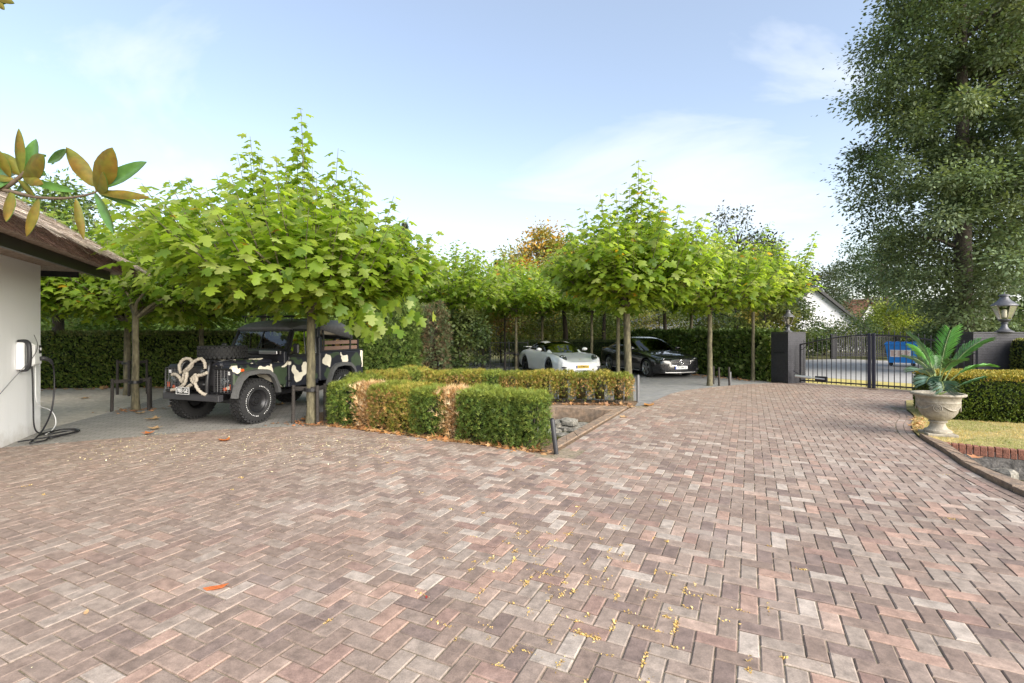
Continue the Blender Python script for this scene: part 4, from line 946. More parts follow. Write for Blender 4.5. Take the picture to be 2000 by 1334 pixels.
cable('charging_cable', 'thick black charging cable hanging from the plug and looping on the paving', gpath([(-.34, .263, 1.12), (-.28, .26, 1.0), (-.27, .26, .7), (-.36, .25, .35), (-.65, .24, .10), (-1.0, .25, .014), (-1.25, .30, .012), (-1.1, .42, .012), (-.8, .36, .012)]) +
      [gp(100, 855, .014), gp(140, 846, .014), gp(155, 841, .014), gp(148, 838, .016), gp(120, 839, .014), gp(95, 845, .013), gp(75, 851, .013)], .012, m_cable)
cable('charging_cable', 'black cable hanging straight down the wall below the charger', gpath([(-.62, .10, 1.12), (-.62, .11, .9), (-.60, .11, .5), (-.59, .12, .15), (-.52, .17, .03), (-.35, .3, .035)]) + [gp(95, 848, .03), gp(130, 842, .034), gp(150, 840, .036), gp(143, 844, .034), gp(110, 851, .032), gp(60, 859, .03), gp(35, 863, .03)], .011, m_cable)
cable('white_wire', 'thin white wire curving from the charger round the garage corner', gpath([(-.50, .10, 1.11), (-.46, .09, .85), (-.40, .08, .55), (-.2, .07, .42), (.02, .10, .34), (.12, .14, .22), (.05, .18, .08), (-.25, .22, .02), (-.6, .26, .018)]), .007, m_whiteplast)
cable('grey_wire', 'thin grey wire running slantwise across the garage wall', gpath([(-.42, .06, 1.60), (-.62, .17, 1.42), (-.82, .17, 1.24), (-1.25, .10, .95), (-1.7, .04, .65)]), .005, m_greyplast)

# ------------------------------------------------------------------ tree stakes
def stakes(x, y, posts, h, label, rails=True):
    t = empty('tree_stakes', (x, y, 0), 0, label, 'tree stakes', 'stake frames at the plane trees')
    for (dx, dy) in posts:
        MB().tube([(dx, dy, -.1), (dx * .97, dy * .97, h)], [.032, .030], 9).build('post', m_stake, t, smooth=40)
    if rails:
        for i in range(len(posts)):
            a, b = posts[i], posts[(i + 1) % len(posts)]
            if i == 2 and len(posts) == 3: continue
            MB().bar((a[0], a[1], h - .06), (b[0], b[1], h - .06), .025, .07).build('rail', m_stake, t)
        MB().lathe([(.10, -.03), (.125, -.03), (.125, .03), (.10, .03), (.10, -.03)], 16, (0, 0, h - .08), cap=False).build('strap', m_black, t)
stakes(-8.05, 10.4, [(-.36, -.18), (.10, .30), (.30, -.02)], .66, 'three dark stakes with rails round the slim tree near the garage')
stakes(-3.66, 8.86, [(-.33, .0), (.15, -.08), (.16, .26)], .68, 'dark stakes round the large plane trunk beside the vehicle')
stakes(6.14, 15.1, [(.28, -.02), (.62, .02), (.30, .45)], .55, 'black stakes right of the plane tree near the gate', rails=False)
stakes(-2.08, 17.0, [(-.4, -.1), (.3, -.1), (.42, .2)], .8, 'brown stakes at the pale plane trunk left of the fence')
stakes(.17, 20.2, [(-.45, -.1), (-.5, .4), (.1, .4)], .8, 'thin stakes at the plane tree left of the white car')
stakes(-10.2, 12.9, [(-.35, .1), (.3, .3), (.2, -.2)], .9, 'dark stakes round the half hidden tree near the garage')

# ------------------------------------------------------------------ bollards
def bollard(x, y, h, r, label, lean=(0, 0)):
    t = empty('bollard', (x, y, 0), 0, label, 'bollard')
    t.rotation_euler = (lean[0], lean[1], 0)
    MB().lathe([(r, -.08), (r, h - .01), (r * .85, h)], 18).build('post', m_greyplast if lean == (0, 0) else m_darkplast, t, smooth=40)
    MB().lathe([(r * .86, h + .001), (r * .80, h + .012), (r * .3, h + .018)], 18).build('cap', m_black, t)
bollard(.60, 6.60, .47, .032, 'leaning black bollard light at the tip of the planting bed', lean=(R(3), R(-7)))
bollard(2.99, 11.55, .62, .035, 'upright dark post beside the right end of the pond bushes')
bollard(7.0, 15.6, .36, .03, 'short black post on the paving edge left of the gate pillar')
bollard(-13.6, 13.3, .9, .03, 'thin grey post before the tall hedge beside the garage corner')

# ------------------------------------------------------------------ gate pillars and lamps
PHL = 1.645
def pillar(name, c, sx, sy, rz, label, box=False):
    t = empty(name, (c[0], c[1], 0), rz, label, 'pillar')
    # brick courses set in and out a few millimetres
    mb = MB(); H = PHL - .035; k = int(H / .066)
    for i in range(k):
        z0 = i * H / k; zc = z0 + H / k / 2; g = .002 * (i % 2) + random.uniform(0, .0025)
        mb.box((0, 0, zc), (sx - g, sy - g, H / k - .008))
    mb.build('brick_courses', m_dkbrick2, t)
    MB().box((0, 0, H / 2 - .04), (sx - .014, sy - .014, H - .01)).build('mortar', m_dkmortar, t)
    MB().box((0, 0, PHL - .017), (sx + .015, sy + .015, .034), bev=.006).build('cap', m_dkbrick2, t)
    return t
m_dkbrick2 = M('painted_brick_course', (.036, .035, .042), .6, var=.2, vs=6, bump=.4, bs=50)
m_dkmortar = M('painted_joint', (.032, .031, .037), .7)
pa = R(15.6)
pil = pillar('gate_pillar', (8.8 + .35 * (math.cos(pa) - math.sin(pa)) , 15.5 + .35 * (math.cos(pa) + math.sin(pa))), .7, .7, pa, 'dark painted brick gate pillar left of the metal gate')
MB().box((-.355, .0, .72), (.012, .40, .46), bev=.004).build('letterbox_door', m_dkbrick2, pil)
MB().box((-.357, .0, .97), (.014, .44, .03), bev=.004).build('letter_slot', m_black, pil)
wl = pillar('lamp_wall', (12.98, 12.62), 2.35, .55, R(-4), 'dark painted brick wall under the big lantern at right')
def lantern(c, s, label, six=6):
    t = empty('lantern', c, R(12), label, 'lantern', 'lanterns on the gate pillars')
    MB().lathe([(r_ * s, z_ * s) for r_, z_ in ((.185, 0), (.185, .022), (.15, .035), (.10, .07), (.065, .13), (.055, .2), (.075, .215), (.075, .235), (.05, .25))], 24).build('foot', m_lampmetal, t, smooth=40)
    MB().lathe([(r_ * s, z_ * s) for r_, z_ in ((.05, .25), (.10, .27), (.125, .315), (.115, .325), (.05, .33))], 12).build('gallery', m_lampmetal, t, smooth=40)
    for k in range(six):
        a_ = 2 * math.pi * k / six; b_ = 2 * math.pi * (k + 1) / six
        f0, f1 = (Vector((math.cos(x_) * .125 * s, math.sin(x_) * .125 * s, .335 * s)) for x_ in (a_, b_)); g0, g1 = (Vector((math.cos(x_) * .235 * s, math.sin(x_) * .235 * s, .665 * s)) for x_ in (a_, b_))
        MB().bar(f0, g0, .014 * s, .014 * s).build('glazing_bar', m_lampbar, t)
        MB().add([f0 * .98, f1 * .98, g1 * .98, g0 * .98], [(0, 1, 2, 3)]).build('pane', m_lampglass, t)
    MB().lathe([(r_ * s, z_ * s) for r_, z_ in ((.20, .66), (.265, .668), (.262, .685), (.21, .73), (.13, .80), (.085, .87), (.078, .905), (.11, .915), (.105, .945), (.05, .965), (.015, .97), (.012, 1.02))], 24).build('roof', m_lampmetal, t, smooth=40)
    MB().lathe([(.035 * s, .36 * s), (.05 * s, .40 * s), (.05 * s, .55 * s), (.02 * s, .58 * s)], 14).build('bulb', m_bulb, t, smooth=True)
    MB().bar((-.31 * s, 0, .672 * s), (.31 * s, 0, .672 * s), .012 * s).build('ladder_bar', m_lampbar, t)
m_lampbar = M('lamp_bar', (.30, .27, .20), .5)
lantern((12.55, 12.40, PHL), 1.0, 'large lantern with domed roof on the dark wall at right')
lantern((8.8 + .35 * (math.cos(pa) - math.sin(pa)), 15.5 + .35 * (math.cos(pa) + math.sin(pa)), PHL), .74, 'smaller lantern on the gate pillar under the plane leaves')

# ------------------------------------------------------------------ the gate
def leaf_gate(H0, H1, z0, z1, label, n):
    """a gate leaf from hinge H0 to meeting stile H1; top rail rises from z0 to z1"""
    d = H1 - H0; L = d.length
    t = empty('gate_leaf', H0, math.atan2(d.y, d.x), label, 'gate')
    zt = lambda u: z0 + (z1 - z0) * math.sin(u * math.pi / 2)
    MB().tube([(L * k / 16, 0, zt(k / 16)) for k in range(17)], .02, 8).build('top_rail', m_blackmetal, t, smooth=True)
    MB().bar((0, 0, .12), (L, 0, .12), .035, .04).build('bottom_rail', m_blackmetal, t)
    MB().box((.02, 0, zt(0) / 2 + .02), (.045, .045, zt(0) - .06)).build('hinge_stile', m_blackmetal, t)
    MB().box((L - .05, 0, (z1 + .06) / 2 + .01), (.085, .085, z1 + .06 - .04), bev=.008).build('meeting_stile', m_navy, t)
    for k in range(1, n):
        x = L * k / n
        if x > L - .08: continue
        top = zt(x / L) + .13
        MB().tube([(x, 0, .06), (x, 0, top - .05), (x, 0, top - .03), (x, 0, top)], [.011, .011, .016, .002], 7).build('bar', m_blackmetal, t)
    MB().tube(spline([(.03, 0, zt(0) - .16), (.10, 0, zt(0) - .13), (.18, 0, zt(0) - .05), (.3, 0, zt(.1))], 4), .010, 6).build('scroll', m_blackmetal, t)
    return t
gl = leaf_gate(GL, GC_ - (GC_ - GL).normalized() * .003, 1.24, 1.555, 'left leaf of the black barred gate, next to the pillar', 15)
MB().box((.62, -.06, .2), (.34, .05, .17), bev=.01).build('lock_box', m_blackmetal, gl)
gr = leaf_gate(GR, GC_ + (GR - GC_).normalized() * .003, 1.24, 1.555, 'right leaf of the black barred gate, behind the palm', 17)
o = MB().box((0, 0, .012), (.36, .26, .024), bev=.004).build('gate_stop', m_coping, None, (GC_.x, GC_.y - .02, 0), math.atan2((GC_ - GL).y, (GC_ - GL).x)); tag(o, 'small metal floor plate where the gate leaves meet', 'gate stop')
t = empty('gate_opener', (8.92, 15.32, 0), 0, 'grey tubular gate opener arm between pillar and gate', 'gate opener')
q0 = Vector((0, 0, .26)); q1 = GL + (GC_ - GL).normalized() * .72 - Vector((8.92, 15.32, 0)) + Vector((-.06, -.05, .2))
MB().tube([q0, q0.lerp(q1, .55)], .045, 12).build('cylinder', m_galv, t, smooth=40)
MB().tube([q0.lerp(q1, .55), q1], .022, 10).build('rod', m_galv, t, smooth=40)
MB().bar(q0 + Vector((-.03, .05, .16)), q0 + Vector((.10, .0, .05)), .05, .03).build('bracket', m_blackmetal, t)

# ------------------------------------------------------------------ beyond the gate
fgd = Vector((1, -.12, 0)).normalized()
fg = empty('far_gate', (19.9, 30.3, 0), math.atan2(fgd.y, fgd.x), 'black barred gate across the road behind the near gate', 'gate')
MB().box((.1, 0, .75), (.26, .26, 1.55), bev=.02).build('post', m_blackmetal, fg); MB().box((3.75, 0, .72), (.2, .2, 1.45), bev=.02).build('post', m_blackmetal, fg)
for z_ in (.16, .30, 1.36): MB().bar((.22, 0, z_), (3.66, 0, z_), .05, .06).build('rail', m_blackmetal, fg)
bm_ = MB().box((0, 0, .77), (.07, .04, 1.25)).mesh('bar', m_blackmetal)
for k in range(26): link('bar', bm_, fg, (.32 + .13 * k, 0, 0))

bx, by = gp(1780, 716).x, 23.6
b = empty('wheeled_bin', (bx, by, 0), R(-38), 'blue four-wheeled waste container with white notice across the road', 'waste bin')
def frus(mb, w0, d0, z0, w1, d1, z1):
    mb.add([(sx * w_ / 2, sy * d_ / 2, z_) for w_, d_, z_ in ((w0, d0, z0), (w1, d1, z1)) for sx, sy in ((-1, -1), (1, -1), (1, 1), (-1, 1))], [(0, 3, 2, 1), (4, 5, 6, 7)] + [(i, (i + 1) % 4, 4 + (i + 1) % 4, 4 + i) for i in range(4)]); return mb
frus(MB(), 1.06, .82, .16, 1.30, 1.02, 1.02).build('body', m_blue, b)
MB().box((0, 0, 1.045), (1.38, 1.10, .07), bev=.02).build('rim', m_blue, b)
lid = frus(MB(), 1.34, 1.06, 1.08, 1.2, .9, 1.16).build('lid', m_blue, b)
for k in range(4): MB().box((-.48 + .32 * k, 0, 1.165), (.14, .92, .03), bev=.012).build('lid_rib', m_blue, lid)
for sx in (-1, 1):
    MB().tube([(sx * .70, -.25, .95), (sx * .75, 0, .95), (sx * .70, .25, .95)], .025, 8).build('handle', m_darkplast, b)
    for sy in (-1, 1): MB().lathe([(.03, -.025), (.085, -.025), (.085, .025), (.03, .025)], 16, (sx * .42, sy * .3, .085), 'Y').build('wheel', m_rubber, b)
nb_ = MB().add([(x, -.415 - .1 * (z_ - .16) / .86 - .012, z_) for x, z_ in ((-.46, .44), (.32, .44), (.32, .78), (-.46, .78))], [(0, 1, 2, 3)]).build('notice', m_paper, b)
for k in range(3):
    for r_ in range(5):
        z_ = .72 - .052 * r_; x0 = -.42 + .25 * k
        MB().add([(x, -.415 - .1 * (zq - .16) / .86 - .016, zq) for x, zq in ((x0, z_ - .012), (x0 + .19 - .03 * ((r_ + k) % 3), z_ - .012), (x0 + .19 - .03 * ((r_ + k) % 3), z_ + .012), (x0, z_ + .012))], [(0, 1, 2, 3)]).build('text_line', m_print, nb_)

def house(x, y, rz, wd, dp, hw, hr, wall, roofm, label, ov=.4, windows=()):
    t = empty('house', (x, y, -.05), rz, label, 'house', 'houses beyond the road')
    mb = MB(); hw2 = wd / 2
    mb.add([(-hw2, 0, 0), (hw2, 0, 0), (hw2, 0, hw), (0, 0, hr), (-hw2, 0, hw), (-hw2, dp, 0), (hw2, dp, 0), (hw2, dp, hw), (0, dp, hr), (-hw2, dp, hw)],
           [(0, 1, 2, 3, 4), (5, 9, 8, 7, 6), (0, 5, 6, 1), (1, 6, 7, 2), (4, 9, 5, 0)]); mb.build('wall', wall, t)
    sl = (hr - hw) / hw2
    for s in (-1, 1):
        e = Vector((s * (hw2 + ov), 0, hw - ov * sl)); r_ = Vector((0, 0, hr + .02)); n_ = Vector((s * sl, 0, 1)).normalized() * .16
        q = [e + Vector((0, -ov, 0)), r_ + Vector((0, -ov, 0)), r_ + Vector((0, dp + ov, 0)), e + Vector((0, dp + ov, 0))]
        MB().add(q + [p + n_ for p in q], [(0, 1, 2, 3), (7, 6, 5, 4)] + [(i, 4 + i, 4 + (i + 1) % 4, (i + 1) % 4) for i in range(4)]).build('roof', roofm, t)
        MB().bar(q[0] + n_ * .3 + Vector((0, -.02, 0)), q[1] + n_ * .3 + Vector((0, -.02, 0)), .05, .22).build('verge_board', m_fascia, t)
    for (wx, wz, ww, wh) in windows:
        f = MB().box((wx, -.03, wz), (ww + .12, .06, wh + .12)).build('window', m_whiteplast, t); MB().box((wx, -.068, wz), (ww, .01, wh)).build('pane', m_glass, f)
    return t
house(26.6, 43, R(-8), 9.2, 9, 1.6, 5.6, m_plaster, m_darktile, 'white gabled house with dark roof edge beyond the gate', windows=[(1.2, 1.4, 1.0, 1.0)])
house(36.2, 55, R(-6), 7.6, 8, 1.3, 4.2, m_plaster, m_browntile, 'low brown-roofed house right of the white gable')
house(42.5, 58, R(30), 9.0, 9, 1.6, 5.5, m_plaster, m_orangetile, 'house with an orange tiled roof behind the shrubs')
house(12.6, 33.5, R(0), 6.8, 6, 2.3, 3.2, m_plaster, m_darktile, 'low white house glimpsed between the plane trunks', windows=[(-1.5, 1.2, 1.2, .9), (1.2, 1.2, 1.2, .9)])

# ------------------------------------------------------------------ dark metal fence left of the white car
fe = empty('metal_fence', (-3.4, 20.9, 0), R(4), 'dark thin metal fence left of the white car', 'fence')
for k in range(6): MB().box((k * .82, 0, .62), (.035, .035, 1.26)).build('post', m_blackmetal, fe)
for z_ in (.12, 1.18): MB().bar((0, 0, z_), (4.1, 0, z_), .022).build('rail', m_blackmetal, fe)
wm = MB().tube([(0, 0, .1), (0, 0, 1.2)], .006, 5).mesh('wire', m_blackmetal)
for k in range(40): link('wire', wm, fe, (.1 + .1 * k, 0, 0))
for i, (x, y, h_, r_, lb) in enumerate([(2.75, 25.0, 3.6, .13, 'thick leaning dark trunk behind the white car roof'), (6.2, 26.0, 3.4, .1, 'dark trunk behind the black car left of the laurel'), (5.0, 26.5, 3.4, .1, 'dark trunk between the two parked cars'), (7.15, 22.4, 3.2, .09, 'dark trunk above the black car roof')]):
    broad_tree('garden_tree', x, y, lb, h_ + 2.0, 1.8, h_ - .4, [(.12, .19, .04), (.16, .24, .05)], 2600, .2, 120 + i, clumps=30, trunk=r_)

# ------------------------------------------------------------------ urn with palm
ux, uy = 6.74, 7.70
urn = empty('stone_urn', (ux, uy, .02), R(-21), 'weathered stone urn on a plinth at the lawn edge', 'urn'); urn.scale = (.84, .84, .93)
MB().box((0, 0, .02), (.46, .46, .05), bev=.008).build('plinth', m_stone, urn)
prof = [(.20, .045), (.21, .06), (.205, .085), (.185, .095), (.150, .115), (.125, .15), (.115, .19), (.118, .215), (.140, .225), (.140, .240), (.125, .25), (.17, .275), (.24, .33), (.285, .40), (.31, .48), (.322, .555), (.330, .565), (.330, .58), (.325, .59), (.335, .64), (.352, .665), (.40, .675), (.412, .69), (.412, .705), (.40, .715), (.36, .712), (.335, .69), (.30, .66), (.10, .655)]
bowl = MB().lathe(prof, 48).build('bowl', m_stone, urn, smooth=35)
MB().lathe([(.0, .668), (.30, .668)], 24, cap=False).build('soil', m_soil, urn)
for k in range(4):
    a_ = R(-90 + 90 * k) - R(20); r_ = .317
    def sp(an, z_): 
        rr = np.interp(z_, [.40, .48, .555], [.285, .31, .322]); return Vector((math.cos(an) * (rr + .006), math.sin(an) * (rr + .006), z_))
    c0 = sp(a_, .485); nn = Vector((math.cos(a_), math.sin(a_), 0)); tt = Vector((-math.sin(a_), math.cos(a_), 0))
    mb = MB()
    for rad in (.062, .036): mb.tube([c0 + tt * (rad * math.cos(q)) + Vector((0, 0, rad * math.sin(q))) for q in np.linspace(0, 2 * math.pi, 21)], .010, 6)
    for q in np.linspace(0, 2 * math.pi, 6)[:-1]: mb.ell(c0 + tt * (.02 * math.cos(q)) + Vector((0, 0, .02 * math.sin(q))), (.012, .012, .012), 8, 6)
    mb.build('rosette', m_stone, bowl, smooth=True)
    MB().tube([sp(a_ + R(12) + R(66) * u_, .525 - .075 * math.sin(math.pi * u_)) for u_ in np.linspace(0, 1, 13)], [.006 + .010 * math.sin(math.pi * u_) for u_ in np.linspace(0, 1, 13)], 6).build('swag', m_stone, bowl, smooth=True)
palm = empty('potted_palm', (ux, uy, .64), 0, 'green and blue-green fan of palm fronds planted in the urn', 'palm'); palm.scale = (.88, .88, .94)
def frond(az, el0, L, droop, col, n=30, seed=0, w_=1.0):
    rd = random.Random(seed); ca, sa_ = math.cos(az), math.sin(az)
    pts = []; z_ = 0; q = 0; el = el0
    for k in range(15):
        pts.append(Vector((ca * q, sa_ * q, z_))); q += math.cos(el) * L / 14; z_ += math.sin(el) * L / 14; el -= droop / 14 * (.4 + 1.2 * k / 14)
    st = MB().tube(pts, [.013 * (1 - .85 * k / 14) + .002 for k in range(15)], 6).build('stem', m_palmstem, palm, smooth=True)
    P, A, Nn, S = [], [], [], []
    for k in range(n):
        u_ = .50 + .50 * (k + .5) / n; f = u_ * 14; i = min(13, int(f)); p = pts[i].lerp(pts[i + 1], f - i); tg = (pts[i + 1] - pts[i]).normalized()
        sd__ = tg.cross(Vector((0, 0, 1))).normalized(); up_ = sd__.cross(tg)
        ln = L * .27 * w_ * math.sin(math.pi * min(1, (u_ - .44) / .66)) ** .6 + .03
        for s in (-1, 1):
            P.append(p); A.append(sd__ * s * .9 + tg * (.55 + .5 * u_) + up_ * .25 + Vector((rd.gauss(0, .05), rd.gauss(0, .05), rd.gauss(0, .05)))); Nn.append(up_ + sd__ * (-.3 * s)); S.append(ln)
    T = (np.array([(0, 0, 0), (.026, .3, -.01), (.018, .7, -.09), (0, 1, -.24), (-.018, .7, -.09), (-.026, .3, -.01)]), np.array([(0, 1, 2), (0, 2, 3), (0, 3, 4), (0, 4, 5)]))
    V, F, CO = scatter(np.array([list(p) for p in P]), np.array([list(p) for p in A]), np.array([list(p) for p in Nn]), np.array(S), T, np.tile(np.array(col), (len(P), 1)) * rng.uniform(.85, 1.15, (len(P), 1)))
    link('frond', np_mesh('frond', V, [F], m_palm, CO), palm)
GB, GN = (.20, .32, .24), (.18, .44, .10)
for i, a_ in enumerate([(R(20), R(62), .98, R(30), GN, .8), (R(-12), R(50), .95, R(45), (.11, .28, .08), 1.0), (R(178), R(60), .70, R(75), GB, 1.0), (R(200), R(50), .66, R(95), GB, 1.1), (R(215), R(42), .66, R(120), (.12, .23, .18), 1.1), (R(150), R(68), .9, R(40), (.13, .25, .15), .8),
                           (R(330), R(42), .75, R(70), GN, .9), (R(260), R(60), .7, R(80), (.11, .26, .07), .9), (R(-35), R(14), .55, R(12), (.08, .24, .10), .8), (R(90), R(62), .8, R(60), GN, .9), (R(60), R(48), .8, R(70), (.11, .26, .08), .9), (R(235), R(30), .7, R(110), (.085, .17, .12), 1.1)]):
    frond(a_[0], min(R(84), a_[1] + R(20)), a_[2] * 1.2, a_[3], a_[4], seed=i, w_=a_[5])

# ------------------------------------------------------------------ magnolia reaching in from the side
mag = empty('magnolia_tree', (-3.5, 1.9, -.05), 0, 'magnolia branch with large glossy brown-backed leaves reaching in from the edge', 'tree')
m0 = Vector((-3.5, 1.9, -.05))
MB().tube([p - m0 for p in spline([(-3.5, 1.9, -.05), (-3.45, 1.92, 1.0), (-3.5, 1.9, 2.2), (-3.4, 1.95, 3.6)], 4)], [.085 - .004 * k for k in range(13)], 10).build('trunk', m_bark_dk, mag, smooth=50)
YM = 2.05
def mp_(x, y, Yd=YM): return Vector(((x - 1000) / FPX * Yd, Yd, CAM_H - (y - HORIZON) / FPX * Yd))
MB().tube([p - m0 for p in spline([(-3.47, 1.91, 1.9), (-2.9, 1.98, 2.05), mp_(-40, 372), mp_(10, 372), mp_(70, 385), mp_(130, 387), mp_(180, 378), mp_(188, 372)], 5)], [.013 - .0003 * k for k in range(36)], 7).build('branch', m_branch, mag, smooth=True)
MB().tube([p - m0 for p in spline([mp_(-40, 372), mp_(5, 368), mp_(40, 345), mp_(48, 335)], 4)], [.012 - .0005 * k for k in range(13)], 6).build('branch', m_branch, mag, smooth=True)
MB().tube([p - m0 for p in spline([(-3.45, 1.93, 2.9), (-2.9, 2.0, 3.0), mp_(-60, 0, 2.1), mp_(-5, -5, 2.1)], 4)], [.014] * 13, 6).build('branch', m_branch, mag, smooth=True)
HL = [(0, 0), (.10, .08), (.20, .28), (.235, .5), (.19, .74), (.08, .92), (0, 1.0)]
def mag_leaf(base_px, tip_px, wid, face, curl=.12, yd=(0, 0), seed=0):
    """face 1 = glossy upper side towards the viewer, -1 = brown underside"""
    b0 = mp_(*base_px, YM + yd[0]); t0 = mp_(*tip_px, YM + yd[1]); ax = t0 - b0; L = ax.length; ax = ax / L
    vw = Vector((0, -1, 0)); sd__ = ax.cross(vw).normalized(); nr = sd__.cross(ax).normalized()
    if nr.y > 0: nr = -nr
    nr = nr * face
    rd = random.Random(seed)
    tw = Matrix.Rotation(rd.uniform(-.35, .35), 3, ax); nr = tw @ nr; sd__ = ax.cross(nr)
    lev = [0, .08, .2, .35, .5, .65, .8, .92, 1.0]; V = []; F = []
    for u_ in lev:
        hw = np.interp(u_, [0, .08, .28, .5, .74, .92, 1], [.012, .10, .20, .235, .19, .08, .004]) * L * wid
        for s in (-1, -.5, 0, .5, 1):
            V.append(b0 - m0 + ax * (u_ * L) + sd__ * (s * hw) + nr * (abs(s) * hw * .38 - curl * L * math.sin(u_ * 2.6) * .5))
    k = 5; F = [(i * k + j, i * k + j + 1, (i + 1) * k + j + 1, (i + 1) * k + j) for i in range(len(lev) - 1) for j in range(k - 1)]
    me = bpy.data.meshes.new('leaf'); nv = len(V)
    me.from_pydata([tuple(v) for v in V] + [tuple(v - nr * .0025) for v in V], [], F + [tuple(nv + i for i in f[::-1]) for f in F])
    me.materials.append(m_magtop); me.materials.append(m_magbot)
    for i, p in enumerate(me.polygons):
        p.material_index = 0 if i < len(F) else 1; p.use_smooth = True
    # make sure the upper sheet faces along nr
    me.update()
    if me.polygons[len(F) // 2].normal.dot(nr) < 0: me.flip_normals()
    link('leaf', me, mag)
for i, a_ in enumerate([((188, 372), (222, 288), 1.15, -1), ((188, 368), (283, 314), .85, 1), ((184, 364), (132, 290), .72, -1), ((190, 374), (205, 338), 2.0, -1), ((192, 376), (296, 388), .45, -1), ((192, 378), (274, 405), .38, 1), ((185, 376), (219, 456), .55, 1), ((148, 388), (166, 468), .55, -1), ((130, 292), (90, 318), .6, 1),
                           ((42, 342), (40, 252), .65, -1), ((48, 342), (68, 270), 1.0, 1), ((44, 345), (90, 305), 1.4, -1), ((40, 342), (2, 298), 1.3, -1), ((50, 345), (90, 338), 1.0, 1), ((46, 348), (88, 362), .7, -1), ((36, 352), (70, 384), .9, -1), ((50, 352), (148, 374), .5, 1), ((22, 372), (15, 434), .9, -1), ((76, 388), (54, 462), .6, -1), ((30, 340), (-30, 330), .9, 1), ((25, 350), (-30, 372), .9, 1), ((35, 338), (38, 284), .5, -1), ((20, 346), (-10, 285), .8, -1), ((28, 352), (-20, 345), .9, -1), ((60, 350), (30, 375), .8, 1)]):
    mag_leaf(a_[0], a_[1], a_[2] * .84, a_[3], seed=i, yd=(0, ((i * 37) % 11 - 5) * .012))
for i, a_ in enumerate([((-10, -8), (30, 8), .7, -1), ((-8, 0), (10, 20), .9, -1), ((-10, 10), (30, -20), .8, 1)]): mag_leaf(a_[0], a_[1], a_[2], a_[3], seed=60 + i, yd=(.05, .05))

# ------------------------------------------------------------------ fallen leaves
def fallen(px, py, s, rz, col, label, T=LEAF_LO, z=.004, curl=.5, name='fallen_leaf'):
    p = gp(px, py) ; TV, TF = T; V = TV.copy(); V[:, 1] -= .4
    V[:, 2] = (V[:, 0] ** 2 * 1.1 + (V[:, 1]) ** 2 * .5) * curl + rng.uniform(0, .05, len(V))
    V *= s; V[:, 2] -= V[:, 2].min()
    o = link(name, np_mesh(name, V, [TF], m_dryleaf, np.tile(np.array(col), (len(V), 1))), None, (p.x, p.y, z), rz); tag(o, label, 'leaf', 'fallen leaves on the paving')
OVL = (np.array([(0, 0, 0), (.16, .2, 0), (.2, .5, 0), (.14, .8, 0), (0, 1, 0), (-.14, .8, 0), (-.2, .5, 0), (-.16, .2, 0), (0, .5, 0)]), np.array([(i, (i + 1) % 8, 8) for i in range(8)]))
OR_, TN, BR = (.50, .15, .035), (.52, .33, .17), (.36, .15, .05)
fallen(417, 1150, .16, R(-80), (.62, .16, .04), 'orange oval leaf alone on the foreground bricks', OVL, curl=1.0)
fallen(168, 1198, .06, R(30), TN, 'small tan leaf on the bricks at lower left', OVL)
fallen(437, 861, .20, R(70), OR_, 'curled orange leaf on red brick before the front tyre', )
fallen(297, 819, .26, R(100), TN, 'large tan leaf on grey paving left of the vehicle')
fallen(303, 837, .22, R(20), TN, 'tan leaf nearest the boundary of grey and red paving')
fallen(289, 847, .18, R(200), OR_, 'rusty leaf just left of the tan leaf at the paving boundary')
fallen(347, 804, .26, R(150), OR_, 'orange leaf close to the far front tyre')
fallen(273, 807, .2, R(80), TN, 'tan leaf beside the staked tree foot')
fallen(592, 820, .22, R(30), BR, 'rust-brown leaf at the foot of the large plane tree')
fallen(577, 824, .16, R(130), BR, 'small brown leaf at the stake by the large plane tree', z=.006)
fallen(1265, 792, .30, R(10), (.5, .24, .07), 'orange leaf beside the upright post at the pond row end')
fallen(1232, 797, .2, R(60), TN, 'pale leaf on the coping end by the pond bushes', z=.02)
fallen(1217, 815, .18, R(120), TN, 'pale curled leaf on the brick edge beside the pond')
fallen(1130, 772, .25, R(40), (.5, .2, .04), 'orange leaf in the bed under the straggly bushes', z=.0)
fallen(165, 776, .25, R(40), TN, 'pale leaf on the gravel before the tall hedge', z=-.02)
fallen(545, 790, .24, R(75), TN, 'pale leaf on the paving under the vehicle sill')
fallen(705, 833, .22, R(15), BR, 'brown leaf before the leftmost green bush')
fallen(1905, 903, .16, R(115), (.5, .22, .1), 'reddish leaf lying on the kerb stones below the urn', z=.06)
fallen(833, 1168, .035, R(10), (.3, .03, .02), 'tiny dark red leaf on the foreground bricks', OVL)

def litter(name, label, n, fn, size, pal, T, kind='stuff', z=.003, flat=.25):
    P = fn(n); n = len(P)
    V, F, CO = scatter(np.c_[P, np.full(n, z)] if P.shape[1] == 2 else P, np.c_[rng.normal(size=(n, 2)), rng.normal(size=n) * flat], np.c_[rng.normal(size=(n, 2)) * flat, np.ones(n)], size * rng.uniform(.5, 1.4, n), T, rcol(n, pal))
    o = link(name, np_mesh(name, V, [F], m_dryleaf, CO)); o['kind'] = kind; o['label'] = label; return o
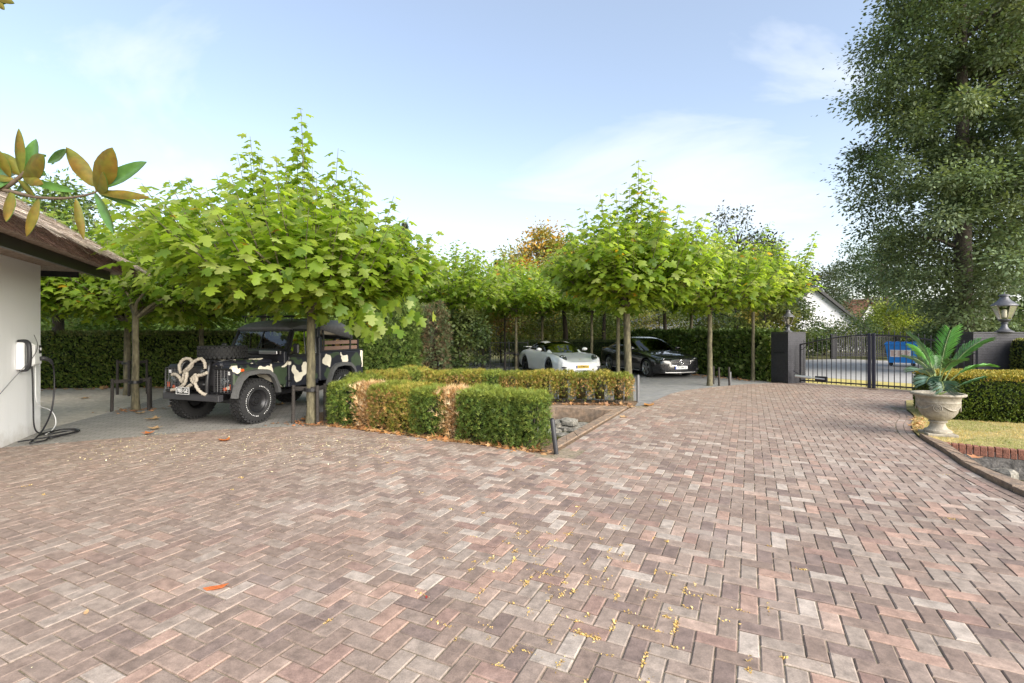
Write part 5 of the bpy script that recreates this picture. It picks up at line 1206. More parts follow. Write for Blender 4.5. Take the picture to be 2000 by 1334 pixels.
# yellow catkin scales that gathered in the joints
cells = [c for c, k in full if 2.1 < c.y < 6.2 and abs(c.x) < c.y * 1.1]
def joints(n):
    out = []
    w_ = np.array([math.exp(-((c.x - .35 - .1 * math.sin(c.y * 3)) / .62) ** 2 - ((c.y - 3.0) / 1.0) ** 2) + .035 * (math.sin(c.x * 3.1 + c.y * 2) > .6) for c in cells]); w_ /= w_.sum()
    for k in rng.choice(len(cells), n // 14, p=w_):
        c = cells[k]; a_ = rng.integers(0, 4); L = rng.uniform(.015, .09); s0 = rng.uniform(-.06, .06); m = int(rng.integers(5, 26))
        u_ = e1 if a_ < 2 else e2; v_ = e2 if a_ < 2 else e1
        base_ = c + v_ * (BW_ / 2 * (1 if a_ % 2 else -1))
        t_ = s0 + rng.normal(size=m) * L * .4; q_ = rng.normal(size=m) * .006
        out += [(base_.x + u_.x * t1 + v_.x * q1, base_.y + u_.y * t1 + v_.y * q1) for t1, q1 in zip(t_, q_)]
    return np.array(out)
litter('catkin_litter', 'dry yellow catkin scales gathered in the brick joints', 2300, joints, .014, [(.62, .42, .13), (.70, .52, .22), (.52, .34, .10)], QUAD, z=.002, flat=.5)
def along(A, B, wd):
    A, B = np.array(A), np.array(B)
    def f(n):
        t_ = rng.random(n)[:, None]; d = B - A; nn = np.array((-d[1], d[0])) / np.linalg.norm(d); return A + d * t_ + nn * (rng.normal(size=n)[:, None] * wd)
    return f
litter('leaf_litter', 'brown dry leaves along the foot of the front bushes', 420, along((-3.2, 8.62), (.5, 6.66), .07), .085, [(.42, .2, .07), (.5, .3, .14), (.3, .15, .06)], LEAF_LO, z=.0, flat=.4)
litter('leaf_litter', 'brown dry leaves along the foot of the back bushes', 420, along((-2.4, 11.6), (2.7, 10.98), .10), .09, [(.38, .2, .08), (.3, .16, .08), (.24, .13, .07)], LEAF_LO, z=.0, flat=.4)
litter('leaf_litter', 'tan leaves gathered on the lawn edge beside the urn', 120, along((7.75, 9.3), (6.6, 7.9), .06), .045, [(.50, .27, .12), (.58, .36, .18), (.4, .2, .08)], LEAF_LO, z=.03, flat=.4)
litter('leaf_litter', 'brown leaves along the foot of the laurel hedge', 300, along((5.3, 22.5), (8.3, 16.4), .15), .10, [(.4, .22, .1), (.3, .16, .08)], LEAF_LO, z=-.02, flat=.4)
litter('leaf_litter', 'dry leaves along the foot of the tall clipped hedge', 260, along((-15, 13.9), (-6, 15.3), .15), .10, [(.45, .28, .14), (.36, .2, .1)], LEAF_LO, z=-.02, flat=.4)
litter('leaf_litter', 'leaf scraps round the staked tree foot', 90, lambda n: np.c_[rng.normal(-8.0, .22, n), rng.normal(10.35, .16, n)], .06, [(.4, .2, .1), (.3, .16, .08)], LEAF_LO, z=-.01)
litter('leaf_litter', 'leaf scraps round the large plane trunk', 110, lambda n: np.c_[rng.normal(-3.66, .24, n), rng.normal(8.82, .13, n)], .06, [(.4, .18, .08), (.3, .14, .06)], LEAF_LO, z=-.005)
litter('leaf_litter', 'pale seed husks strewn before the vehicle', 1500, lambda n: np.c_[rng.uniform(-6, -1.5, n), rng.normal(7.0, .55, n)], .026, [(.6, .5, .3), (.5, .4, .22), (.66, .58, .42)], QUAD, z=.003)
litter('leaf_litter', 'crumbs of leaf strewn thinly over the paving', 260, lambda n: np.c_[rng.uniform(-4.5, 4.2, n), rng.uniform(2.2, 10, n)], .012, [(.5, .36, .18), (.3, .18, .09), (.6, .5, .33)], QUAD, z=.003)
# dry grass
def grass(n, xr, yr, test, h, pal, z, label):
    x = rng.uniform(*xr, n); y = rng.uniform(*yr, n); k = np.array([test(a, b) for a, b in zip(x, y)]); x, y = x[k], y[k]; n = len(x)
    BLADE = (np.array([(-.09, 0, 0), (.09, 0, 0), (.0, 1, .25)]), np.array([(0, 1, 2)]))
    c = rcol(n, pal); pt = (np.sin(x * 2.3 + y) * np.sin(y * 2.9 - x * 1.3) > .15); c[pt] = rcol(int(pt.sum()), [(.22, .26, .06), (.28, .29, .08), (.38, .34, .14)])
    V, F, CO = scatter(np.c_[x, y, np.full(n, z)], np.c_[rng.normal(size=(n, 2)) * .7, np.full(n, .8)], rdir(n), h * rng.uniform(.5, 1.3, n), BLADE, c)
    o = link('grass', np_mesh('grass', V, [F], m_small, CO)); o['kind'] = 'stuff'; o['label'] = label
LW = OC[:13] + [(6.30, 6.99), (9.0, 5.05), (11, 4.8), (11, 9.5)]
grass(42000, (6.2, 10.5), (5, 10.4), lambda a, b: inside((a, b), LW) and a < b * 1.2 + .6, .035, [(.52, .40, .17), (.60, .46, .20), (.44, .36, .14)], .018, 'short dry yellow lawn grass')
# ------------------------------------------------------------------ vehicles
def boolean_cut(obj, cutters):
    """subtract the cutter objects from obj, then drop them"""
    for c in cutters:
        m_ = obj.modifiers.new('cut', 'BOOLEAN'); m_.operation = 'DIFFERENCE'; m_.object = c; m_.solver = 'EXACT'
    bpy.context.view_layer.update()
    dg = bpy.context.evaluated_depsgraph_get(); me = bpy.data.meshes.new_from_object(obj.evaluated_get(dg))
    obj.modifiers.clear(); obj.data = me
    for c in cutters:
        d = c.data; bpy.data.objects.remove(c); bpy.data.meshes.remove(d)
def text_mesh(txt, size, mat, name='lettering', ext=.002):
    cu = bpy.data.curves.new('t', 'FONT'); cu.body = txt; cu.size = size; cu.extrude = ext; cu.align_x = 'CENTER'; cu.align_y = 'CENTER'; cu.resolution_u = 3
    o = bpy.data.objects.new('t', cu); C.objects.link(o); bpy.context.view_layer.update()
    me = bpy.data.meshes.new_from_object(o.evaluated_get(bpy.context.evaluated_depsgraph_get())); bpy.data.objects.remove(o); bpy.data.curves.remove(cu)
    me.materials.clear(); me.materials.append(mat); me.name = name; return me
def put_text(parent, txt, size, mat, loc, rot, xs=1.0, name='lettering'):
    o = link(name, text_mesh(txt, size, mat, name), parent, loc); o.rotation_euler = rot; o.scale = (xs, 1, 1); return o
def wheel(parent, loc, Rt, wd, rr, rim_mat, spokes=5, tread=0, side=1, wide_spoke=.05, label_ring=False, twin=False, rot=None):
    """axis along local y; side = outward direction"""
    w_ = empty('wheel', loc, 0, parent=parent)
    if rot: w_.rotation_euler = rot
    h_ = wd / 2
    tp_ = [(rr, -h_ * .86), (rr + .02, -h_ * .98), ((Rt + rr) / 2, -h_), (Rt - .035, -h_ * .93), (Rt - .008, -h_ * .72), (Rt, -h_ * .4), (Rt, h_ * .4), (Rt - .008, h_ * .72), (Rt - .035, h_ * .93), ((Rt + rr) / 2, h_), (rr + .02, h_ * .98), (rr, h_ * .86), (rr, -h_ * .86)]
    mb = MB().lathe(tp_, 48, axis='Y', cap=False)
    if tread:
        for k in range(tread):
            for j in range(4):
                a_ = 2 * math.pi * (k + .5 * (j % 2)) / tread; y_ = (-.72 + .48 * j) * h_
                c_ = Vector((math.cos(a_) * (Rt + .003), y_, math.sin(a_) * (Rt + .003)))
                mb.box(c_, (.022, wd * .19, 2 * math.pi * Rt / tread * .62), M=Matrix.Rotation(-a_, 3, 'Y') @ Matrix.Rotation(.35 * (1 if j % 2 else -1), 3, 'X'))
            for s in (-1, 1):
                a_ = 2 * math.pi * k / tread; c_ = Vector((math.cos(a_) * (Rt - .028), s * h_ * .93, math.sin(a_) * (Rt - .028)))
                mb.box(c_, (.05, .014, 2 * math.pi * Rt / tread * .5), M=Matrix.Rotation(-a_, 3, 'Y'))
    mb.build('tyre', m_rubber, w_, smooth=35)
    rb = MB(); o_ = side * h_
    rb.lathe([(rr + .004, o_ * .88), (rr - .006, o_ * .92), (rr - .02, o_ * .82), (rr - .035, o_ * .5), (rr - .04, -o_ * .6)], 40, axis='Y', cap=False)
    if spokes:
        rb.lathe([(.035, o_ * .80), (.07, o_ * .76), (.075, o_ * .5)], 24, axis='Y')
        for k in range(spokes):
            a_ = 2 * math.pi * k / spokes + .3
            for dlt in ((-.09, .09) if twin else (0,)):
                q0 = Vector((math.cos(a_) * .05, o_ * .68, math.sin(a_) * .05)); q1 = Vector((math.cos(a_ + dlt) * (rr - .012), o_ * .80, math.sin(a_ + dlt) * (rr - .012)))
                d_ = (q1 - q0).normalized(); sy = Vector((0, 1, 0)); sx = d_.cross(sy).normalized()
                rb.box((q0 + q1) / 2, ((q1 - q0).length, wide_spoke, .03), bev=.008, M=Matrix((d_, sx, sx.cross(d_))).transposed())
    else:
        rb.lathe([(.001, o_ * .62), (.045, o_ * .62), (.05, o_ * .42), (.085, o_ * .40), (.09, o_ * .22), (rr - .07, o_ * .30), (rr - .045, o_ * .62), (rr - .03, o_ * .7)], 40, axis='Y', cap=False)
        for k in range(5):
            a_ = 2 * math.pi * k / 5; rb.lathe([(.011, o_ * .42), (.011, o_ * .56), (.002, o_ * .58)], 8, (math.cos(a_) * .068, 0, math.sin(a_) * .068), 'Y')
    rb.build('rim', rim_mat, w_, smooth=35)
    MB().lathe([(.001, -o_ * .2), (rr - .05, -o_ * .2)], 24, axis='Y', cap=False).build('brake_disc', m_rimdk, w_)
    if label_ring:
        mb = MB(); r_ = random.Random(5)
        for k in range(46):
            if k % 23 in (9, 10, 11): continue
            a_ = 2 * math.pi * k / 46; rr2 = rr + .055; hgt = .016 * r_.uniform(.5, 1.2)
            mb.box((math.cos(a_) * rr2, side * h_ * 1.006, math.sin(a_) * rr2), (hgt, .003, .013), M=Matrix.Rotation(-a_ + r_.uniform(-.3, .3), 3, 'Y'))
        mb.build('sidewall_lettering', m_white_lt, w_)
    return w_

# ---- camouflage paint
def camo_mat():
    m, N = newmat('camouflage_paint')
    tcn = N('ShaderNodeTexCoord').outputs['Object']
    nz = N('ShaderNodeTexNoise', {'Vector': tcn, 'Scale': 4.2, 'Detail': 1.5})
    off = N('ShaderNodeVectorMath', {0: nz.outputs['Color'], 1: (.5, .5, .5)}, operation='SUBTRACT')
    off = N('ShaderNodeVectorMath', {0: off.outputs[0], 1: (.34, .34, .34)}, operation='MULTIPLY')
    p = N('ShaderNodeVectorMath', {0: tcn, 1: off.outputs[0]}, operation='ADD').outputs[0]
    def blobs(lst):
        cur = None
        for (x, y, z, rx, ry, rz) in lst:
            d = N('ShaderNodeVectorMath', {0: p, 1: (x, y, z)}, operation='SUBTRACT')
            s = N('ShaderNodeVectorMath', {0: d.outputs[0], 1: (1 / rx, 1 / ry, 1 / rz)}, operation='MULTIPLY')
            l = N('ShaderNodeVectorMath', {0: s.outputs[0]}, operation='LENGTH').outputs['Value']
            cur = l if cur is None else N('ShaderNodeMath', {0: cur, 1: l, 2: .35}, operation='SMOOTH_MIN').outputs[0]
        return N('ShaderNodeMath', {0: cur, 1: 1.0}, operation='LESS_THAN').outputs[0]
    B_ = 9.0
    cream = blobs([(-.22, 0, 1.00, .17, B_, .10), (-.36, 0, .86, .10, B_, .16), (-.74, 0, 1.02, .11, B_, .065), (-.93, 0, .86, .08, B_, .13), (-1.05, 0, .76, .16, B_, .10), (-1.22, 0, .90, .09, B_, .17), (-1.88, 0, 1.03, .13, B_, .10), (-2.42, 0, 1.05, .11, B_, .12), (-3.06, 0, 1.0, .07, B_, .19),
                   (.40, .0, .985, .06, B_, .06), (-.55, 0, .60, .12, B_, .05), (-1.55, .6, 1.55, .06, .5, .16), (.15, .2, 1.17, .20, .16, .08), (-.35, .36, 1.18, .16, .12, .09), (.47, .66, .64, .1, .07, .05), (.3, -.4, 1.17, .16, .2, .08), (-.5, -.3, 1.18, .18, .2, .08)])
    green = blobs([(.12, 0, .96, .26, B_, .12), (-.58, 0, .82, .14, B_, .22), (-1.0, 0, 1.10, .2, B_, .06), (-1.92, 0, .76, .16, B_, .14), (-2.82, 0, .98, .16, B_, .16), (.42, 0, .80, .10, B_, .10), (-1.45, 0, .72, .13, B_, .12), (-2.1, 0, 1.14, .2, B_, .06), (0, -.1, 1.18, .24, .2, .08), (-.2, .1, 1.16, .2, .5, .05)])
    c1 = N('ShaderNodeMix', {0: green, 6: (.017, .018, .026, 1), 7: (.042, .062, .034, 1)}, data_type='RGBA')
    c2 = N('ShaderNodeMix', {0: cream, 6: c1.outputs[2], 7: (.74, .68, .55, 1)}, data_type='RGBA')
    g = N('ShaderNodeTexNoise', {'Vector': tcn, 'Scale': 9.0, 'Detail': 5}); gv = N('ShaderNodeMapRange', {'Value': g.outputs['Fac'], 'From Min': .3, 'From Max': .7, 'To Min': .88, 'To Max': 1.08})
    hs = N('ShaderNodeHueSaturation', {'Value': gv.outputs[0], 'Color': c2.outputs[2]})
    b = N('ShaderNodeBsdfPrincipled', {'Base Color': hs.outputs[0], 'Roughness': .42, 'Specular IOR Level': .5})
    N('ShaderNodeOutputMaterial', {'Surface': b.outputs[0]}); return m
m_camo = camo_mat()

# ---- the off-roader (local x forward, y to its left, origin under the front axle)
lr = empty('off_road_vehicle', (-5.42, 9.13, -.015), R(250.6), 'camouflage-painted off-road pickup with rope bumper and bonnet spare wheel', 'off-roader')
def cyl_cut(x, z, r_, y0, y1):
    return MB().lathe([(r_, y0), (r_, y1)], 40, (x, 0, z), 'Y').build('cut', m_black)
def lrp(mb, name, mat, smooth=None, parent=None): return mb.build(name, mat, parent or lr, smooth=smooth)
lrp(MB().box((-1.25, 0, .52), (3.5, .9, .16), bev=.02).box((0, 0, .40), (.12, 1.3, .12)).box((-2.36, 0, .40), (.12, 1.3, .12)).box((-1.3, .45, .46), (1.3, .12, .10)).box((-1.3, -.45, .46), (1.3, .12, .10)), 'chassis', m_black)
for s in (-1, 1):
    o_ = lrp(MB().box((-.12, s * .655, .845), (1.20, .30, .45), bev=.035), 'front_wing', m_camo, 30)
    o_.parent = None; o_.data = o_.data; 
    boolean_cut(o_, [cyl_cut(0, .44, .50, s * .45, s * .90)]); o_.parent = lr
    # grey flare
    mb = MB(); prof = [(-.53, .52), (-.50, .66), (-.40, .86), (-.26, .965), (0, .99), (.26, .965), (.40, .86), (.50, .66), (.53, .52)]
    inn = [(x * .84, .46 + (z - .46) * .84) for x, z in prof]
    for fx in (0, -2.36):
        mb2 = MB(); k = len(prof); y0, y1 = s * .80, s * .885
        vs = [(fx + x, y0, z) for x, z in prof] + [(fx + x * .96, y1, z * .985) for x, z in prof] + [(fx + x, y1, z) for x, z in inn] + [(fx + x, y0, z) for x, z in inn]
        fs = [(r_ * k + i, r_ * k + i + 1, (r_ + 1) % 4 * k + i + 1, (r_ + 1) % 4 * k + i) for r_ in range(4) for i in range(k - 1)] + [(0, k, 2 * k, 3 * k), (k - 1, 4 * k - 1, 3 * k - 1, 2 * k - 1)]
        mb2.add(vs, fs); lrp(mb2, 'wheel_arch_flare', m_flare, 40)
    # rear tub side
    o_ = lrp(MB().box((-2.38, s * .72, .92), (1.48, .20, .61), bev=.02), 'tub_side', m_camo, 30); o_.parent = None
    boolean_cut(o_, [cyl_cut(-2.36, .44, .50, s * .5, s * .95)]); o_.parent = lr
    lrp(MB().box((-2.38, s * .735, 1.235), (1.50, .16, .03), bev=.008), 'tub_capping', m_black)
    for z_ in (1.30, 1.425): lrp(MB().box((-2.36, s * .70, z_), (1.40, .022, .085), bev=.004), 'side_board', m_plank)
    lrp(MB().box((-1.70, s * .70, 1.40), (.05, .05, .30)), 'board_post', m_black); lrp(MB().box((-3.05, s * .70, 1.36), (.05, .05, .26)), 'board_post', m_black)
    # door
    d_ = lrp(MB().box((-1.20, s * .765, .88), (.83, .07, .62), bev=.015), 'door', m_camo, 30)
    lrp(MB().box((-1.20, s * .806, 1.175), (.83, .015, .03)), 'waist_rail', m_black, parent=d_)
    mb = MB(); A_ = [(-.80, 1.19), (-.99, 1.70), (-1.60, 1.70), (-1.60, 1.19)]
    for i in range(4):
        a_, b_ = A_[i], A_[(i + 1) % 4]; mb.bar((a_[0], s * (.765 - .05 * (a_[1] > 1.5)), a_[1]), (b_[0], s * (.765 - .05 * (b_[1] > 1.5)), b_[1]), .04, .045)
    mb.bar((-1.28, s * .765, 1.19), (-1.28, s * .715, 1.70), .02, .025)
    lrp(mb, 'window_frame', m_black, parent=d_)
    lrp(MB().add([(-.80, s * .765, 1.19), (-.99, s * .717, 1.70), (-1.60, s * .717, 1.70), (-1.60, s * .765, 1.19)], [(0, 1, 2, 3)]), 'window', m_clear, parent=d_)
    lrp(MB().box((-1.52, s * .812, .98), (.09, .03, .04), bev=.008), 'handle', m_black, parent=d_)
    for z_ in (.70, 1.10): lrp(MB().box((-.80, s * .81, z_), (.08, .025, .04), bev=.005), 'hinge', m_black, parent=d_)
    lrp(MB().tube([(-.84, s * .79, 1.22), (-.82, s * .93, 1.24), (-.82, s * .95, 1.26)], .012, 6).box((-.82, s * .95, 1.33), (.06, .14, .21), bev=.025), 'mirror', m_black)
    lrp(MB().box((-.72, s * .70, .93), (.08, .18, .70), bev=.01), 'bulkhead_end', m_camo)
    lrp(MB().box((-1.675, s * .74, 1.10), (.10, .14, .90), bev=.015), 'cab_pillar', m_camo)
    lrp(MB().box((-1.70, s * .70, 1.60), (.09, .07, .36), bev=.01), 'cab_rear_pillar', m_camo)
    # lamps
    lrp(MB().lathe([(.001, .485), (.088, .485), (.088, .47)], 24, (0, s * .62, .80), 'X'), 'headlight', m_lampin, 40)
    lrp(MB().lathe([(.088, .487), (.07, .51), (.001, .52)], 24, (0, s * .62, .80), 'X', cap=False), 'headlight_lens', m_lens, True)
    for (yy, zz_, mt) in ((.62, .665, m_orange), (.72, .94, m_white_lt)): lrp(MB().lathe([(.034, .46), (.034, .495), (.02, .505)], 16, (0, s * yy, zz_), 'X'), 'indicator', mt, 40)
    lrp(MB().box((.30, s * .812, .985), (.075, .025, .05), bev=.01), 'side_repeater', m_orange)
    lrp(MB().box((.487, s * .76, .70), (.02, .05, .10), bev=.006), 'marker_lamp', m_orange)
    # wire guard in front of the lamp
    mb = MB(); y0, y1, z0, z1, X = .40, .80, .60, 1.01, .62
    cr = spline([(X, s * (y0 + .03), z0), (X, s * (y1 - .05), z0), (X, s * y1, z0 + .05), (X, s * y1, z1 - .05), (X, s * (y1 - .05), z1), (X, s * (y0 + .03), z1), (X, s * y0, z1 - .03), (X, s * y0, z0 + .03), (X, s * (y0 + .03), z0)], 3)
    mb.tube(cr, .016, 7)
    for yy in (y0 + .03, y1 - .03): mb.bar((X, s * yy, z1 - .04), (.47, s * (yy - .0), z1 - .06), .018)
    lrp(mb, 'lamp_guard', m_black, 40)
    mb = MB()
    for k in range(1, 13): mb.tube([(X, s * (y0 + .01), z0 + (z1 - z0) * k / 13), (X, s * (y1 - .01), z0 + (z1 - z0) * k / 13)], .0028, 5)
    for k in range(1, 5): mb.tube([(X + .004, s * (y0 + (y1 - y0) * k / 5), z0), (X + .004, s * (y0 + (y1 - y0) * k / 5), z1)], .004, 5)
    lrp(mb, 'guard_mesh', m_greyplast)
lrp(MB().box((-.115, 0, 1.085), (1.14, .99, .10), bev=.03).box((.10, 0, 1.14), (.6, .55, .03), bev=.012).box((-.45, 0, 1.14), (.30, .8, .02), bev=.008), 'bonnet', m_camo, 30)
lrp(MB().box((.435, 0, .83), (.05, 1.02, .46), bev=.01), 'radiator_panel', m_black)
lrp(MB().box((.466, 0, .86), (.02, .74, .30), bev=.006), 'grille', m_darkplast)
lrp(MB().box((-.74, 0, 1.02), (.06, 1.46, .56), bev=.01).box((-.72, 0, 1.26), (.16, 1.46, .10), bev=.02), 'bulkhead', m_black)
for s in (-1, 1): lrp(MB().box((-.64, s * .42, 1.255), (.025, .46, .07), bev=.008), 'vent_flap', m_galv)
# windscreen
mb = MB(); W0, W1 = (-.78, 1.30), (-.965, 1.70)
for a_, b_ in (((W0[0], -.72, W0[1]), (W1[0], -.69, W1[1])), ((W0[0], .72, W0[1]), (W1[0], .69, W1[1]))): mb.bar(a_, b_, .045, .045)
mb.bar((W0[0], -.72, W0[1]), (W0[0], .72, W0[1]), .05, .05).bar((W1[0], -.69, W1[1]), (W1[0], .69, W1[1]), .05, .05)
mb.bar((W0[0], 0, W0[1]), (W1[0], 0, W1[1]), .02, .025)
ws = lrp(mb, 'windscreen_frame', m_black)
lrp(MB().add([(W0[0], -.71, W0[1]), (W0[0], .71, W0[1]), (W1[0], .68, W1[1]), (W1[0], -.68, W1[1])], [(0, 1, 2, 3)]), 'windscreen', m_clear, parent=ws)
for yy in (-.05, .45): lrp(MB().tube([(-.765, yy, 1.325), (-.80, yy + .14, 1.40), (-.83, yy + .30, 1.45)], .007, 5), 'wiper', m_black, parent=ws)
# roof, tarp and rack
mb = MB(); sec = [(-.73, 1.715), (-.70, 1.80), (-.60, 1.865), (-.3, 1.90), (0, 1.91), (.3, 1.90), (.60, 1.865), (.70, 1.80), (.73, 1.715)]
st = [(-.93, -.085), (-1.02, -.05), (-1.22, 0), (-1.50, .02), (-1.75, .02)]
vs = [(x, y, 1.715 + (z - 1.715) * (.25 if i == 0 else 1) + (dz if i else 0)) for i, (x, dz) in enumerate(st) for y, z in sec]; k = len(sec)
fs = [(i * k + j, i * k + j + 1, (i + 1) * k + j + 1, (i + 1) * k + j) for i in range(len(st) - 1) for j in range(k - 1)] + [tuple(range(k)), tuple(range((len(st) - 1) * k, len(st) * k))] + [tuple(i * k for i in range(len(st))) + tuple(i * k + k - 1 for i in range(len(st)))[::-1]]
mb.add(vs, fs); rf = lrp(mb, 'roof', m_tarp, 35)
mb = MB(); st = [(-1.80, .04), (-2.0, .06), (-2.2, .03), (-2.45, .05), (-2.7, -.02), (-2.85, -.16)]
vs = [(x, y * 1.0, z + dz + (.02 * math.sin(y * 9 + x * 7)) - (.05 if abs(y) > .71 else 0)) for x, dz in st for y, z in sec]
fs = [(i * k + j, i * k + j + 1, (i + 1) * k + j + 1, (i + 1) * k + j) for i in range(len(st) - 1) for j in range(k - 1)] + [tuple(range(k)), tuple(range((len(st) - 1) * k, len(st) * k))] + [tuple(i * k for i in range(len(st))) + tuple(i * k + k - 1 for i in range(len(st)))[::-1]]
mb.add(vs, fs); lrp(mb, 'folded_tarp', m_tarp, True)
lrp(MB().tube([(-1.85, .60, 1.68), (-2.3, .62, 1.66), (-2.75, .60, 1.68)], .075, 10), 'tarp_roll', m_rope, True)
mb = MB()
for yy in (-.62, .62): mb.tube([(-.98, yy, 1.99), (-1.7, yy, 1.99)], .014, 6)
for xx in (-1.0, -1.2, -1.4, -1.6): mb.tube([(xx, -.62, 1.99), (xx, .62, 1.99)], .010, 6)
for xx in (-1.05, -1.65):
    for yy in (-.62, .62): mb.tube([(xx, yy, 1.86), (xx, yy, 1.99)], .012, 6)
lrp(mb, 'roof_rack', m_black)
mb = MB()
for x in (-1.85, -2.75):
    mb.tube(spline([(x, -.72, 1.24), (x, -.72, 1.6), (x, -.55, 1.80), (x, .55, 1.80), (x, .72, 1.6), (x, .72, 1.24)], 3), .02, 7)
lrp(mb, 'tarp_hoop', m_black)
lrp(MB().box((-2.38, 0, .70), (1.46, 1.3, .04)), 'bed_floor', m_black); lrp(MB().box((-3.10, 0, .93), (.04, 1.30, .58), bev=.01), 'tailgate', m_camo)
lrp(MB().box((-1.74, 0, 1.12), (.03, 1.4, .90)), 'cab_back', m_black)
sp_ = lrp(MB().lathe([(.02, -.10), (.10, -.06), (.125, 0), (.125, .03), (.105, .035)], 24, (-2.45, .58, 1.40), 'Y'), 'work_lamp', m_black, 40)
lrp(MB().lathe([(.001, .032), (.10, .032), (.06, .05), (.02, .055)], 24, (-2.45, .58, 1.40), 'Y', cap=False), 'lamp_face', m_brass, 40, sp_)
for yy in (-.38, .38):
    st_ = lrp(MB().box((-1.30, yy, .92), (.48, .48, .16), bev=.04), 'seat', m_seat); lrp(MB().box((-1.55, yy, 1.22), (.14, .46, .56), bev=.05), 'backrest', m_seat, parent=st_)
lrp(MB().tube([(-1.02 + .07 * math.cos(q), .38 + .19 * math.sin(q), 1.24 + .17 * math.cos(q)) for q in np.linspace(0, 2 * math.pi, 25)], .014, 6), 'steering_wheel', m_black)
# bumper, bull bar, rope, plate
lrp(MB().box((.72, 0, .52), (.10, 1.50, .115), bev=.008), 'bumper', m_darkplast)
lrp(MB().box((.58, .38, .53), (.25, .07, .09)).box((.58, -.38, .53), (.25, .07, .09)), 'bumper_bracket', m_black)
mb = MB()
for s in (-1, 1): mb.tube(spline([(.70, s * .36, .57), (.70, s * .37, .80), (.66, s * .36, 1.06), (.60, s * .30, 1.13), (.58, s * .16, 1.10)], 4), .035, 8)
mb.tube([(.69, -.37, .74), (.69, .37, .74)], .028, 8).tube([(.66, -.37, .95), (.66, .37, .95)], .028, 8)
lrp(mb, 'bull_bar', m_black, True)
lrp(MB().box((.62, 0, .93), (.16, .50, .26), bev=.06).lathe([(.10, -.26), (.10, .26)], 20, (.62, 0, .72), 'Y'), 'winch', m_black, 40)
def rope(pts, r_=.030):
    P_ = spline(pts, 7); lrp(MB().tube(P_, [r_ * (1 + .16 * math.sin(i * 1.9)) for i in range(len(P_))], 8), 'rope', m_rope, True)
rope([(.70, -.34, .92), (.71, -.37, 1.06), (.68, -.30, 1.17), (.66, -.16, 1.18), (.68, -.05, 1.10), (.70, -.12, 1.00), (.72, -.22, .96), (.73, -.10, 1.03), (.70, .02, 1.14), (.67, .16, 1.19), (.68, .27, 1.12), (.70, .32, 1.02)], .028)
rope([(.74, -.52, .90), (.76, -.40, .91), (.78, -.26, .86), (.79, -.17, .79), (.80, -.10, .92), (.80, -.03, .93), (.81, -.06, .78), (.80, -.16, .70), (.80, -.07, .67), (.80, .03, .72), (.80, .10, .75)], .028)
rope([(.76, .45, .96), (.77, .33, .92), (.79, .20, .90), (.80, .10, .85), (.80, .16, .78), (.80, .23, .84), (.79, .17, .92), (.80, .18, .80), (.79, .24, .68), (.77, .34, .60), (.76, .42, .58)], .028)
rope([(.80, -.12, .74), (.79, -.22, .69), (.77, -.36, .65), (.76, -.50, .63)], .028)
pl_ = lrp(MB().box((.845, -.06, .640), (.012, .32, .125), bev=.003), 'number_plate', m_black)
mb = MB()
for a_, b_ in (((-.255, .578), (.055, .578)), ((.055, .578), (.055, .692)), ((.055, .692), (-.255, .692)), ((-.255, .692), (-.255, .578))): mb.bar((.853, a_[0] + .04, a_[1] + .005), (.853, b_[0] + .04, b_[1] + .005), .004, .007)
lrp(mb, 'plate_border', m_white_lt, parent=pl_)
put_text(pl_, '983 GE', .105, m_white_lt, (.853, -.06, .640), (R(90), 0, R(90)), .82)
# cover and strap on the bonnet front
lrp(MB().tube(spline([(.46, .30, 1.10), (.40, .40, 1.14), (.30, .44, 1.15), (.22, .47, 1.16), (.16, .50, 1.12)], 4), .016, 7), 'bonnet_strap', m_black, True)
lrp(MB().box((.40, .12, 1.145), (.16, .50, .03), bev=.012), 'bonnet_cloth', m_black)
for s in (-1, 1):
    wheel(lr, (0, s * .74, .405), .395, .25, .215, m_rimdk, 0, 34, s, label_ring=True)
    wheel(lr, (-2.36, s * .74, .405), .395, .25, .215, m_rimdk, 0, 34, s, label_ring=True)
sw = wheel(lr, (-.02, -.03, 1.285), .40, .235, .215, m_rimdk, 0, 34, 1, rot=(R(90), 0, 0))
for o_ in list(lr.children):                          # nose hardware sits close to the radiator
    nm = o_.name.split('.')[0]
    if nm in ('bumper', 'bumper_bracket', 'bull_bar', 'winch', 'rope', 'number_plate', 'lamp_guard', 'guard_mesh'):
        o_.location.x = -.11
        if nm in ('bumper', 'rope', 'bull_bar', 'winch'): o_.scale.y = .9

